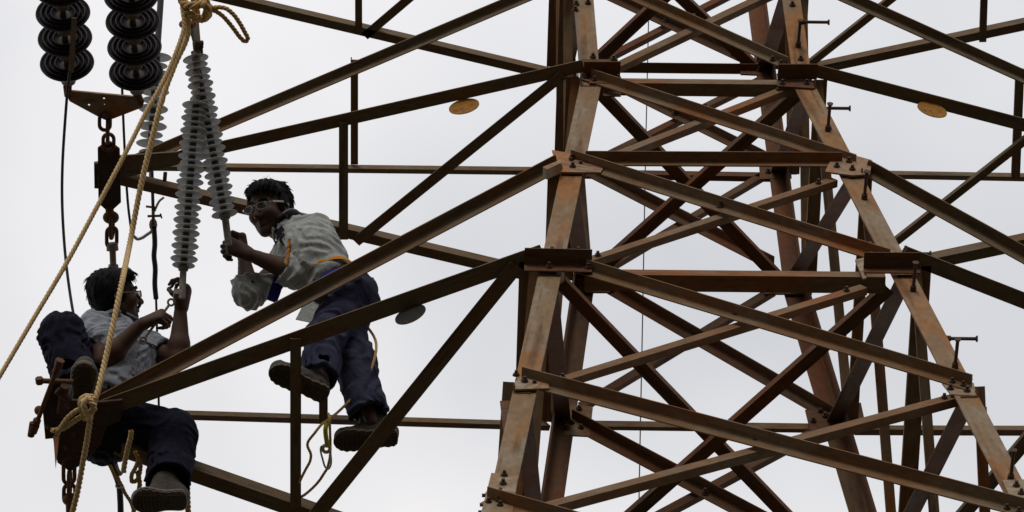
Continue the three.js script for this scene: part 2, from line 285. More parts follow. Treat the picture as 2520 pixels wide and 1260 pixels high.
{ // top arm, left
  const g = arm();
  lvl(300, -71, 1395, 187, LV.C, 'LD', 0.045, 0.055, 'chord', g);
  lvl(280, -62, 1400, -300, LV.C, 'DH', 0.064, 0.06, 'chord', g);
  lvl(1360, -290, 905, 97, LV.C, 'DH', 0.046, 0.03, 'lacing', g);
  hz(atY(873, -200, LV.C - 0.012), atY(874, 82, LV.C - 0.012), 0.036, 0.03, 'hanger', g);
}
{ // lower arm, left
  const g = arm(), nf = node('FL', 'T'), nb = node('BL', 'T');
  lvl(240, 1032, 1345, 641, LV.B, 'DH', 0.083, 0.07, 'chord', g);
  lvl(200, 1057, 1330, 1452, LV.B, 'LD', 0.066, 0.08, 'chord', g);
  tie(...tiePts(238, 1002, 1372, 404, nf, tipB), 'DL', 0.056, 0.056, g);
  tie(...tiePts(300, 1016, 1355, 1048, nb, tipB), 'LD', 0.046, 0.026, g);
  lvl(1287, 664, 770, 1307, LV.B - 0.012, 'DH', 0.07, 0.03, 'lacing', g);
  hz(atY(714, 834, LV.B - 0.014), atY(714, 1250, LV.B - 0.014), 0.049, 0.04, 'hanger', g);
  hz(onTie(785, 712, nf, tipB), onTie(785, 1040, nb, tipB), 0.04, 0.03, 'hanger', g);
}
{ // top arm, right
  const g = arm();
  lvl(1990, 168, 2900, -25, LV.C, 'LD', 0.045, 0.055, 'chord', g);
  lvl(1960, -280, 2950, -40, LV.C, 'DH', 0.064, 0.06, 'chord', g);
  lvl(2420, -190, 1975, 164, LV.C, 'LD', 0.036, 0.03, 'lacing', g);
  hz(atY(2419, -170, LV.C - 0.012), atY(2410, 104, LV.C - 0.012), 0.036, 0.03, 'hanger', g);
}
{ // upper arm, right
  const g = arm(), nf = node('FR', 'TA'), nb = node('BR', 'TA'), tp = mirror(tipA);
  lvl(2000, 189, 3080, 470, 0, 'DH', 0.066, 0.06, 'chord', g);
  lvl(2190, 659, 3060, 476, 0, 'LD', 0.056, 0.066, 'chord', g);
  tie(...tiePts(1964, -57, 3080, 445, nf, tp), 'DL', 0.048, 0.048, g);
  tie(...tiePts(2110, 428, 3080, 446, nb, tp), 'LD', 0.045, 0.024, g);
  lvl(2600, 277, 2155, 626, -0.01, 'LD', 0.036, 0.03, 'lacing', g);
  hz(onTie(2500, 170, nf, tp), onTie(2489, 440, nb, tp), 0.042, 0.03, 'hanger', g);
}
{ // lower arm, right
  const g = arm(), nf = node('FR', 'T'), nb = node('BR', 'T'), tp = mirror(tipB);
  lvl(2215, 642, 3150, 1008, LV.B, 'DH', 0.076, 0.07, 'chord', g);
  lvl(2225, 1425, 3160, 1060, LV.B, 'LD', 0.066, 0.08, 'chord', g);
  tie(...tiePts(2130, 416, 3150, 980, nf, tp), 'DL', 0.056, 0.056, g);
  tie(...tiePts(2100, 1057, 3150, 1060, nb, tp), 'LD', 0.046, 0.03, g);
  lvl(2700, 860, 2240, 1400, LV.B - 0.012, 'LD', 0.06, 0.03, 'lacing', g);
}
settle(tower);

// ------------------------------------------------------------------ marker discs under the cross arms
function marker(px, py, y, mat, label, lean) {
  const t = thing('marker_disc', label, 'marker disc', null), c = atY(px, py, y);
  const d = mesh('disc', new THREE.CylinderGeometry(0.073, 0.073, 0.004, 40).rotateX(Math.PI / 2).rotateY(lean), mat, t); d.position.copy(c);
  const b = mesh('bracket', new THREE.BoxGeometry(0.026, 0.09, 0.005).translate(0, 0.06, -0.006).rotateY(lean), MAT.bolt, t); b.position.copy(c);
  settle(t);
}
MAT.slate = steel(steelTex([0.022, 0.02, 0.018], [0.026, 0.024, 0.023], [0.06, 0.025, 0.012], [0.012, 0.011, 0.010], 0.6, 14));
const ochre = steel(steelTex([0.36, 0.16, 0.02], [0.28, 0.13, 0.03], [0.25, 0.09, 0.02], [0.13, 0.06, 0.02], 0.7, 11));
marker(1142, 262, -0.07, ochre, 'round ochre disc under the upper left cross arm, left of the tower', -0.24);
marker(1010, 774, LV.B - 0.07, MAT.slate, 'round dark grey disc under the lower left cross arm behind the standing worker', -0.42);
marker(2294, 270, -0.07, ochre, 'round ochre disc under the upper cross arm at the right of the tower', 0.24);

// ------------------------------------------------------------------ line hardware
const M = {
  porcelain: new THREE.MeshPhysicalMaterial({ color: new THREE.Color(0.018, 0.013, 0.014), roughness: 0.42, specularIntensity: 0.35 }),
  cap: steel(steelTex([0.2, 0.15, 0.11], [0.26, 0.23, 0.2], [0.25, 0.1, 0.04], [0.08, 0.06, 0.05], 0.5, 12)),
  silicone: new THREE.MeshPhysicalMaterial({ color: new THREE.Color(0.52, 0.52, 0.5), roughness: 0.8, transmission: 0.38, thickness: 0, bumpMap: bumpT, bumpScale: 0.0005 }),
  core: new THREE.MeshStandardMaterial({ color: new THREE.Color(0.06, 0.064, 0.06), roughness: 0.6, bumpMap: bumpT, bumpScale: 0.0006 }),
  galv: steel(steelTex([0.2, 0.18, 0.155], [0.28, 0.265, 0.24], [0.2, 0.12, 0.07], [0.1, 0.085, 0.07], 0.35, 13)),
  wire: new THREE.MeshStandardMaterial({ color: new THREE.Color(0.04, 0.035, 0.033), roughness: 0.7, metalness: 0.2 }),
  alu: new THREE.MeshStandardMaterial({ color: new THREE.Color(0.42, 0.42, 0.42), roughness: 0.45, metalness: 0.6 }),
};
function tube(pts, r, seg = 8, n = 0) { const c = new THREE.CatmullRomCurve3(pts, false, 'centripetal'); return new THREE.TubeGeometry(c, n || pts.length * 10, r, seg, false); }
function rod(a, b, r0, r1 = r0, seg = 14) { const d = b.clone().sub(a), L = d.length(), g = new THREE.CylinderGeometry(r1, r0, L, seg).translate(0, L / 2, 0); const [x, y, z] = frameY(d); return g.applyMatrix4(basis(x, y, z, a)); }
function place(m, P, dir) { const [x, y, z] = frameY(dir); m.applyMatrix4(basis(x, y, z, P)); return m; }
function lathe(pts, seg = 40) { return new THREE.LatheGeometry(pts.map(([r, y]) => new THREE.Vector2(Math.max(r, 0.0001), y)), seg); }
const shellG = lathe([[0.03, -0.055], [0.05, -0.052], [0.075, -0.042], [0.105, -0.022], [0.124, -0.003], [0.128, 0.004], [0.1265, 0.009], [0.121, 0.008], [0.115, -0.003], [0.110, -0.004], [0.106, 0.013], [0.101, 0.0145], [0.097, 0.01], [0.093, -0.008], [0.087, -0.009], [0.083, 0.013], [0.078, 0.0145], [0.074, 0.01], [0.07, -0.007], [0.064, -0.008], [0.06, 0.011], [0.055, 0.0125], [0.051, 0.008], [0.047, -0.006], [0.03, -0.008], [0.0, -0.008]], 56);
const capG = lathe([[0, -0.118], [0.028, -0.118], [0.034, -0.112], [0.036, -0.095], [0.046, -0.085], [0.05, -0.056], [0.058, -0.048], [0.05, -0.046]], 28), pinG = mergeGeometries([new THREE.CylinderGeometry(0.011, 0.016, 0.05, 14).translate(0, 0.015, 0), new THREE.SphereGeometry(0.019, 14, 10).scale(1, 0.7, 1).translate(0, 0.038, 0)]);
function discString(label, P0, P2) {
  const t = thing('disc_insulator_string', label, 'insulator string'), d = P2.clone().sub(P0).multiplyScalar(0.5);
  for (let i = 0; i < 7; i++) {
    const P = P0.clone().addScaledVector(d, i), m = place(mesh('disc', shellG, M.porcelain, t), P, d);
    mesh('cap', capG, M.cap, m); mesh('pin', pinG, MAT.dark, m); m.rotateY(i);
  }
  const e = P0.clone().addScaledVector(d, 7);
  place(mesh('socket', new THREE.CylinderGeometry(0.02, 0.03, 0.12, 14), M.cap, t), e, d);
  settle(t); return [e, d.normalize()];
}
const strings = [discString('left string of dark brown disc insulators at the top left', atY(165, 157, -0.10), atY(155, 34, -0.178)),
  discString('right string of dark brown disc insulators, beside the yellow rope', atY(335, 180, -0.10), atY(327, 55, -0.178))];
{ // the line the two strings hold, going off above the photographer
  const [a, d] = strings[0], [b] = strings[1], q = a.clone().lerp(b, 0.5).addScaledVector(d, 0.12), far = q.clone().add(V(0, -9, 70));
  const t = thing('line_conductor', 'twin line conductor held by the two disc insulator strings', 'cable');
  mesh('yoke', rod(a, b, 0.025), MAT.rust, t); mesh('conductor', rod(a, far.clone().add(V(-0.15, 0, 0)), 0.012), M.wire, t); mesh('conductor', rod(b, far.clone().add(V(0.15, 0, 0)), 0.012), M.wire, t); settle(t);
}
function flatPlate(pts, y, t, holes = []) {   // a level plate outlined in the picture, with round holes
  const P = pts.map(([a, b]) => atY(a, b, y)), o = P[0], f = (p) => new THREE.Vector2(p.x - o.x, -(p.z - o.z)), sh = new THREE.Shape(P.map(f));
  for (const [a, b, r] of holes) { const c = f(atY(a, b, y)), h = new THREE.Path(); h.absarc(c.x, c.y, r, 0, 2 * Math.PI); sh.holes.push(h); }
  return new THREE.ExtrudeGeometry(sh, { depth: t, bevelEnabled: true, bevelThickness: 0.0015, bevelSize: 0.0015, bevelSegments: 1, curveSegments: 14 }).rotateX(-Math.PI / 2).translate(o.x, o.y, o.z);
}
{
  const t = thing('yoke_plate', 'rusty triangular yoke plate joining the two disc insulator strings', 'yoke plate');
  mesh('plate', flatPlate([[163, 232], [170, 224], [345, 240], [354, 250], [350, 264], [280, 291], [262, 296], [246, 289], [172, 249]], -0.06, 0.012, [[256, 243, 0.0075], [257, 258, 0.0055], [219, 259, 0.0075]]), MAT.rust, t);
  for (const [x, y, u, v] of [[167, 236, 166, 212], [347, 252, 337, 232]]) { mesh('clevis', mergeGeometries([rod(atY(x, y, -0.085), atY(u, v, -0.09), 0.017, 0.021), rod(atY(x, y, -0.1), atY(x, y, -0.03), 0.014)]), MAT.dark, t); }
  mesh('pin', rod(atY(259, 286, -0.1), atY(259, 286, 0.0), 0.017), MAT.bolt, t);
  settle(t);
}
function linkGeo(L, Wd, r) { const pts = []; for (let i = 0; i < 28; i++) { const a = i / 28 * 2 * Math.PI, c = Math.cos(a), s = Math.sin(a); pts.push(V(c * Wd / 2, s * Wd / 2 + Math.sign(s) * (L - Wd) / 2, 0)); } return new THREE.TubeGeometry(new THREE.CatmullRomCurve3(pts, true), 56, r, 10, true); }
function chain(label, links) {      // links: pixel of each link's middle, its height, length in pixels, twist
  const t = thing('link_chain', label, 'chain');
  for (const [x, y, yy, len, tw, w, dir] of links) { const m = mesh('link', linkGeo(len / 500, w ?? 0.058, 0.0092), MAT.dark, t), [X, Y, Z] = frameY(dir ?? V(0, -0.2, -1)); m.applyMatrix4(basis(X, Y, Z, atY(x, y, yy))); m.rotateY(tw); }
  return t;
}
{
  const t = chain('short rusty chain between the yoke plate and the upper left arm tip', [[258, 300, -0.08, 40, 1.57, 0.05], [265, 323, -0.07, 56, 0], [267, 350, -0.06, 40, 1.57, 0.05]]); settle(t);
  const u = chain('short rusty chain hanging below the upper left arm tip above the seated worker', [[275, 558, -0.06, 56, 0.2, 0.056], [275, 584, -0.07, 50, 1.2, 0.05]]);
  mesh('clevis', mergeGeometries([new THREE.SphereGeometry(0.034, 18, 12).scale(1.15, 0.8, 1).translate(...atY(273, 535, -0.05).toArray()), rod(atY(268, 508, -0.03), atY(272, 530, -0.05), 0.02)]), MAT.dark, u);
  mesh('clevis', mergeGeometries([rod(atY(276, 598, -0.08), atY(277, 616, -0.09), 0.027, 0.029), rod(atY(277, 612, -0.09), atY(279, 662, -0.11), 0.0155), rod(atY(279, 652, -0.105), atY(279, 664, -0.11), 0.024)]), M.cap, u);
  settle(u);
}
const shedBig = lathe([[0.016, 0.010], [0.022, 0.007], [0.045, 0.001], [0.0685, -0.004], [0.0705, -0.0055], [0.069, -0.007], [0.045, -0.0045], [0.02, -0.004], [0.016, -0.006]], 40);
function polymer(label, a, b, n, d1, d2, extra) {      // sheds from a to b
  const t = thing('polymer_insulator', label, 'insulator'), d = b.clone().sub(a), L = d.length();
  mesh('core', rod(a.clone().addScaledVector(d, -0.04), b.clone().addScaledVector(d, 0.03), 0.0165, 0.0165, 18), M.core, t);
  for (let i = 0; i < n; i++) { const m = place(mesh('shed', shedBig, M.silicone, t), a.clone().addScaledVector(d, i / (n - 1)), d.clone().negate()); const s = (i % 2 ? d2 : d1) / 0.141; m.scale.set(s, 1, s); m.rotateX(rr(-0.02, 0.02)); }
  if (extra) extra(t, d.clone().normalize());
  return settle(t);
}
const yI1 = -1.62, yI2 = -1.40;
const i1a = atY(482, 257, -1.0), i1b = atY(452, 650, yI1 + 0.06), i2a = atY(481, 142, -0.8), i2b = atY(552, 524, yI2 + 0.04);
polymer('long grey polymer insulator held at its foot by the seated worker', i1a, i1b, 26, 0.125, 0.104, (t, d) => {
  mesh('end_fitting', mergeGeometries([rod(i1b.clone().addScaledVector(d, 0.012), i1b.clone().addScaledVector(d, 0.03), 0.026, 0.022, 20), rod(i1b.clone().addScaledVector(d, 0.02), atY(448, 735, yI1 - 0.06), 0.0155, 0.0155, 18)]), M.galv, t);
  mesh('end_fitting', rod(atY(485, 128, -0.8), i1a.clone().addScaledVector(d, -0.01), 0.0165, 0.0175, 16), M.galv, t);
  const nb = mesh('nut', new THREE.BoxGeometry(0.032, 0.032, 0.035), M.galv, t); nb.position.copy(atY(436, 723, yI1 - 0.03)); nb.rotation.set(0.3, 0.2, 0.1);
});
polymer('grey polymer insulator held at its foot by the standing worker', i2a, i2b, 25, 0.12, 0.102, (t, d) => {
  mesh('end_fitting', mergeGeometries([rod(i2b.clone().addScaledVector(d, 0.01), i2b.clone().addScaledVector(d, 0.028), 0.027, 0.023, 20), rod(i2b.clone().addScaledVector(d, 0.02), atY(563, 604, yI2 - 0.05), 0.0165, 0.0165, 18)]), M.galv, t);
});
const i3a = atY(386, 138, 1.12), i3b = atY(370, 372, 0.76);
polymer('grey polymer insulator behind the two ropes above the upper left arm', i3a, i3b, 12, 0.145, 0.112, (t, d) => {
  mesh('end_fitting', rod(i3b, atY(374, 470, 0.56), 0.014, 0.011), M.core, t);
  mesh('end_fitting', rod(i3a, i3a.clone().addScaledVector(d, -0.5), 0.016), M.core, t);
});
polymer('grey far-side tension insulator running away behind the seated worker', atY(279, 672, -0.12), atY(283, 960, -0.3), 12, 0.19, 0.15, (t, d) => {});
{ // the hanger both long insulators hang from
  const t = thing('insulator_hanger', 'steel hanger strap with a pin bolt above the two held insulators', 'hanger');
  const s = (x, y, u, v, yy, y2, w) => { const a = atY(x, y, yy), b = atY(u, v, y2), dd = b.clone().sub(a); return angleGeo(a, b, V(1, 0.15, 0), V(0, 0.6, 1), w, 0.006, 0.005); };
  mesh('strap', s(464, -60, 478, 112, -0.6, -0.78, 0.03), M.galv, t); mesh('strap', s(462, 60, 484, 140, -0.7, -0.79, 0.026), M.core, t);
  mesh('shackle', mergeGeometries([rod(atY(478, 106, -0.81), atY(499, 108, -0.8), 0.014), rod(atY(496, 112, -0.8), atY(497, 136, -0.82), 0.006), rod(atY(484, 104, -0.79), atY(486, 122, -0.8), 0.02)]), MAT.bolt, t);
  mesh('pin_bolt', rod(atY(496, 100, -0.79), atY(497, 118, -0.81), 0.0075), MAT.bolt, t);
  settle(t);
}
{ // clamp and jumper behind the upper arm
  const t = thing('jumper_clamp', 'jumper clamp with shackle and side arm below the upper left arm', 'clamp'), c = (x, y) => atY(x, y, 0.28);
  mesh('stem', rod(c(374, 420), c(378, 560), 0.008), M.core, t);
  mesh('shackle', linkGeo(0.085, 0.062, 0.0065).applyMatrix4(basis(...frameY(V(0, -0.3, -1)), c(377, 535))), MAT.dark, t);
  mesh('bolt', mergeGeometries([rod(c(363, 532), c(398, 531), 0.006), rod(c(395, 526), c(398, 537), 0.004), rod(c(359, 508), c(384, 511), 0.0055)]), MAT.dark, t);
  mesh('jaw', new THREE.SphereGeometry(0.02, 14, 10).scale(1, 1, 1.7).translate(...c(377, 553).toArray()), M.cap, t);
  mesh('side_arm', tube([c(380, 560), c(372, 570), c(362, 577), c(350, 585), c(338, 588), c(331, 583)], 0.0085), M.alu, t);
  mesh('side_arm', tube([c(380, 520), c(388, 502), c(393, 494), c(403, 486)], 0.006), M.alu, t);
  settle(t);
  const post = thing('vent_stub', 'short dark steel stub standing on the back chord of the upper left arm', 'steel stub'); mesh('stub', rod(atY(405, 446, 0.02), atY(407, 424, 0.05), 0.0095), MAT.dark, post); settle(post);
}
function wire(name, label, cat, pts, r, mat) { const t = mesh(name, tube(pts, r), mat, scene); t.name = numbered(name); tag(t, label, cat); return t; }
{
  const t = thing('jumper_cable', 'dark jumper cable with a thick sleeve behind the seated worker', 'cable'), c = (x, y) => atY(x, y, 0.2);
  mesh('sleeve', tube([c(379, 560), c(381, 600), c(379, 630), c(382, 660), c(381, 700), c(384, 735)], 0.0125), M.wire, t);
  mesh('cable', tube([c(384, 730), c(386, 800), c(388, 880), c(391, 1006)], 0.0058), M.wire, t); settle(t);
}
wire('jumper_cable', 'thin black jumper cable curving down left of the yellow rope', 'cable', [atY(172, 176, -0.42), atY(167, 214, -0.42), atY(163, 260, -0.45), atY(154, 400, -0.55), atY(153, 500, -0.65), atY(160, 620, -0.8), atY(172, 720, -0.95), atY(186, 800, -1.1), atY(200, 860, -1.2)], 0.0068, M.wire);
{ const t = thing('cable_lug', 'flat rusty cable lug bar in front of the left disc insulator string', 'cable lug'), a = atY(168, 178, -0.42), b = atY(176, 45, -0.42); mesh('bar', angleGeo(a, b, V(1, 0, 0), YV, 0.026, 0.012, 0.011), M.cap, t); settle(t); }
wire('jumper_cable', 'black jumper cable passing behind the upper left arm tip', 'cable', [atY(299, 150, 0.4), atY(301, 230, 0.4), atY(305, 330, 0.38), atY(311, 450, 0.36), atY(318, 530, 0.33), atY(326, 575, 0.3), atY(333, 586, 0.28)], 0.0062, M.wire);
wire('hanging_wire', 'thin dark wire running down behind the lattice of the tower', 'wire', [atZ(1598, -40, -1.6), atZ(1588, 420, -1.6), atZ(1581, 800, -1.6), atZ(1572, 1270, -1.6), atZ(1568, 1700, -1.6)], 0.0032, M.wire);

// arm tips: built into the tower
MAT.soot = steel(steelTex([0.06, 0.034, 0.024], [0.06, 0.045, 0.036], [0.09, 0.035, 0.015], [0.025, 0.017, 0.013], 0.6, 15));
function tower_part(name, geo, mat, parent = tower) { const m = mesh(name, geo, mat, parent); m.position.sub(tower.position); return m; }
tower_part('tip_plate', flatPlate([[241, 366], [262, 351], [272, 351], [294, 368], [297, 498], [276, 517], [262, 517], [243, 500]], -0.045, 0.014, []), MAT.soot);
tower_part('tip_plate', flatPlate([[232, 403], [250, 401], [250, 464], [233, 463]], -0.02, 0.02), MAT.dark);
tower_part('tip_plate', flatPlate([[280, 385], [440, 374], [440, 404], [330, 432], [280, 436]], -0.012, 0.008), MAT.arm);
tower_part('tip_plate', plateGeo([atZ(241, 500, 0.1), atZ(246, 500, 0.1), atZ(244, 513, 0.1)], ZV, 0.008), MAT.dark);
tower_part('tip_plate', flatPlate([[131, 1078], [112, 1080], [105, 1000], [125, 938], [156, 940], [170, 985], [250, 990], [300, 985], [296, 1034], [262, 1050], [246, 1095], [205, 1140], [172, 1160], [142, 1138]], LV.B - 0.035, 0.014, []), MAT.soot);
tower_part('tip_plate', plateGeo([atZ(131, 1075, 0), atZ(146, 1075, 0), atZ(137, 1155, 0)], ZV, 0.006), MAT.dark);
const hw = (g, m = MAT.dark) => tower_part('tie_rod', g, m), yb = LV.B - 0.09;
hw(mergeGeometries([rod(atY(146, 892, yb), atY(84, 1058, yb), 0.0105), rod(atY(148, 886, yb), atY(142, 904, yb), 0.022, 0.018, 6), rod(atY(136, 918, yb), atY(140, 908, yb), 0.017, 0.017, 6), rod(atY(86, 1046, yb), atY(80, 1064, yb), 0.022, 0.02, 12), rod(atY(92, 1032, yb), atY(88, 1044, yb), 0.018, 0.018, 6)]));
hw(rod(atY(80, 1040, yb), atY(76, 1073, yb), 0.014, 0.016, 8), MAT.dark);
hw(mergeGeometries([rod(atY(96, 937, yb + 0.03), atY(180, 940, yb + 0.03), 0.012), rod(atY(96, 930, yb + 0.03), atY(98, 944, yb + 0.03), 0.018, 0.018, 6)]), MAT.dark);
hw(new THREE.SphereGeometry(0.022, 12, 8).translate(...atY(96, 1010, yb + 0.03).toArray()), MAT.dark);
hw(mergeGeometries([rod(atY(140, 960, yb), atY(172, 985, yb), 0.018), rod(atY(160, 950, yb), atY(150, 1015, yb + 0.03), 0.02)]), MAT.soot);
for (const [x, y] of [[165, 1000], [180, 1066], [163, 1098], [225, 1050], [120, 1050]]) { const b = bolt(atY(x, y, LV.B - 0.037), V(0, -1, 0), tower, 1.2); b.position.sub(tower.position); }
{
  const t = chain('rusty chain hanging from the lower left arm tip beside the rope', [[170, 1158, LV.B - 0.04, 62, 1.3, 0.05], [171, 1188, LV.B - 0.05, 58, 0.1, 0.058], [171, 1216, LV.B - 0.06, 46, 1.4, 0.05]]);
  mesh('clevis', mergeGeometries([new THREE.SphereGeometry(0.03, 16, 12).scale(1.1, 1, 1).translate(...atY(171, 1228, LV.B - 0.07).toArray()), rod(atY(171, 1225, LV.B - 0.07), atY(174, 1330, LV.B - 0.12), 0.018)]), MAT.dark, t); settle(t);
}

// ------------------------------------------------------------------ ropes
const ropeT = (base, lite, z) => { const t = tex(256, (u, v) => { const a = pfbm(u, v, 24, 3, z), b = vnoise(u * 8, v * 90, z + 9, 90); return S(mix3(base, lite, clamp(a * 0.6 + b * 0.5 - 0.1))); }); return new THREE.MeshStandardMaterial({ map: t, bumpMap: bumpT, bumpScale: 0.0012, roughness: 0.95 }); };
const ROPE = ropeT([0.52, 0.34, 0.14], [0.84, 0.62, 0.34], 500), ROPE2 = ropeT([0.42, 0.24, 0.08], [0.66, 0.42, 0.17], 520);
function ropeGeo(pts, r, pitch = 5.2) {     // three strands laid round each other
  const c = new THREE.CatmullRomCurve3(pts, false, 'centripetal'), L = c.getLength(), N = Math.max(12, Math.ceil(L / 0.008)), fr = c.computeFrenetFrames(N), out = [];
  for (let s = 0; s < 3; s++) {
    const q = []; for (let i = 0; i <= N; i++) { const p = c.getPointAt(i / N), a = -i / N * L / (r * pitch) * 2 * Math.PI + s * 2.094; q.push(p.addScaledVector(fr.normals[i], Math.cos(a) * r * 0.5).addScaledVector(fr.binormals[i], Math.sin(a) * r * 0.5)); }
    const sc = new THREE.CatmullRomCurve3(q), g = new THREE.TubeGeometry(sc, N * 2, r * 0.56, 7, false), uv = g.attributes.uv;
    for (let i = 0; i < uv.count; i++) uv.setXY(i, uv.getX(i) * L * 2 + s * 0.3, uv.getY(i) * 0.3); out.push(g);
  }
  return mergeGeometries(out);
}
function path(rows, y0, y1) { let d = [0]; for (let i = 1; i < rows.length; i++) d.push(d[i - 1] + Math.hypot(rows[i][0] - rows[i - 1][0], rows[i][1] - rows[i - 1][1])); return rows.map(([x, y, yy], i) => atY(x, y, yy ?? mix(y0, y1, d[i] / d.at(-1)))); }
{
  const t = thing('rope', 'yellow rope hauled tight from the top knot down to the lower left corner', 'rope');
  mesh('strand', ropeGeo(path([[444, -40], [449, 20], [453, 66], [433, 130], [405, 195], [360, 275], [325, 345], [245, 497], [162, 650], [82, 785], [0, 924], [-90, 1075]], -0.76, -2.45), 0.0112), ROPE, t); settle(t);
}
{
  const t = thing('rope', 'yellow rope with a knot hanging in front of the seated worker', 'rope');
  mesh('strand', ropeGeo(path([[452, -40], [458, 40], [462, 84], [430, 160], [402, 235], [372, 350], [346, 460], [322, 585], [299, 700, -1.97], [278, 800, -2.16], [258, 890, -2.3], [244, 950, -2.41], [234, 985, -2.46], [224, 1020, -2.47], [214, 1085, -2.48], [202, 1150, -2.49], [190, 1215, -2.5], [178, 1265, -2.5], [166, 1340, -2.5]], -0.74, -2.5), 0.0132), ROPE, t);
  const k = (a, yy = -2.46) => a.map(([x, y, d]) => atY(x, y, yy + (d ?? 0)));
  mesh('knot', mergeGeometries([ropeGeo(k([[236, 984], [222, 976], [204, 979], [198, 992], [206, 1008], [222, 1016, -0.03], [232, 1004, -0.04], [222, 988, -0.04], [206, 986, -0.02], [200, 1004, 0.0], [208, 1024, 0.0]]), 0.0135), ropeGeo(k([[230, 995], [216, 980, -0.03], [206, 992, -0.05], [212, 1014, -0.05], [220, 1028, -0.02], [208, 1030, 0]]), 0.0135)]), ROPE, t);
  mesh('tail', ropeGeo(k([[208, 1004], [190, 1010], [170, 1025], [158, 1040], [148, 1055], [140, 1068]]), 0.012), ROPE, t);
  mesh('tail', ropeGeo(k([[210, 1024], [196, 1028], [180, 1038], [166, 1048], [150, 1056], [126, 1060]]), 0.012), ROPE, t); settle(t);
}
{
  const t = thing('rope', 'thick yellow rope knot with a free loop at the top', 'rope'), k = (a, yy = -0.8) => a.map(([x, y, d]) => atY(x, y, yy + (d ?? 0)));
  mesh('loop', ropeGeo(k([[505, 30], [515, 23], [535, 18], [556, 21], [575, 36], [592, 60], [604, 82], [610, 95], [604, 102], [592, 93], [576, 72], [560, 52], [544, 36], [526, 26], [508, 26]]), 0.0105), ROPE2, t);
  mesh('knot', mergeGeometries([ropeGeo(k([[448, -10], [456, 10, -0.04], [476, 14, -0.07], [500, 10, -0.05], [514, 18], [512, 36, 0.02], [498, 46, -0.03], [476, 40, -0.07], [458, 30, -0.05], [452, 14, 0]]), 0.019), ropeGeo(k([[500, -14], [506, 4, -0.03], [510, 26, -0.05], [502, 44, -0.03], [486, 44, 0.02], [482, 24, 0.04], [490, 4, 0.02]]), 0.019), ropeGeo(k([[440, -12], [450, 8, -0.02], [456, 28, -0.03], [460, 48, -0.02], [466, 64, 0], [460, 70, 0.02]]), 0.017)]), ROPE2, t);
  mesh('thimble', new THREE.TorusGeometry(0.03, 0.009, 10, 20).translate(...atY(461, 60, -0.8).toArray()), MAT.dark, t); settle(t);
}
{ const t = thing('rope_end', 'frayed rope end hanging in front of the seated worker thigh', 'rope'), y = LV.B - 0.2; mesh('strand', ropeGeo([[323, 1060], [321, 1078], [315, 1100], [310, 1125], [306, 1146], [304, 1162]].map(([a, b]) => atY(a, b, y)), 0.0125), ROPE, t); settle(t); }
{ const t = thing('rope', 'rope hanging straight down behind the seated worker trouser cuff', 'rope'); mesh('strand', ropeGeo([[461, 1150], [461, 1200], [463, 1262], [464, 1340]].map(([a, b]) => atY(a, b, -2.2)), 0.0135), ROPE2, t); settle(t); }
{ const t = thing('rope', 'brown rope tangle below the seated worker, beside the dangling boot', 'rope'), c = (a) => a.map(([x, y, d]) => atY(x, y, LV.B - 0.12 + (d ?? 0)));
  mesh('strand', ropeGeo(c([[332, 1110], [340, 1130], [334, 1150], [324, 1170], [326, 1186], [338, 1180], [346, 1150], [344, 1128]]), 0.01), ROPE2, t);
  mesh('strand', ropeGeo(c([[270, 1145], [284, 1172], [297, 1190], [308, 1214], [322, 1236], [330, 1262], [334, 1300]]), 0.0085), ROPE2, t);
  mesh('strand', ropeGeo(c([[338, 1160], [344, 1190], [340, 1214], [332, 1240], [328, 1270]]), 0.011), ROPE2, t); settle(t); }
{ const t = thing('web_strap', 'dark webbing strap with a ring hanging under the seated worker', 'strap'), c = (a) => a.map(([x, y]) => atY(x, y, LV.B - 0.1));
  mesh('strap', tube(c([[272, 1140], [284, 1168], [293, 1195], [296, 1230], [297, 1264], [298, 1320]]), 0.014).scale(1, 1, 1), M.wire, t);
  mesh('ring', new THREE.TorusGeometry(0.016, 0.004, 8, 20).translate(...atY(294, 1196, LV.B - 0.13).toArray()), M.alu, t);
  mesh('strap', tube(c([[284, 1140], [290, 1158], [298, 1168]]), 0.01), M.alu, t); settle(t); }
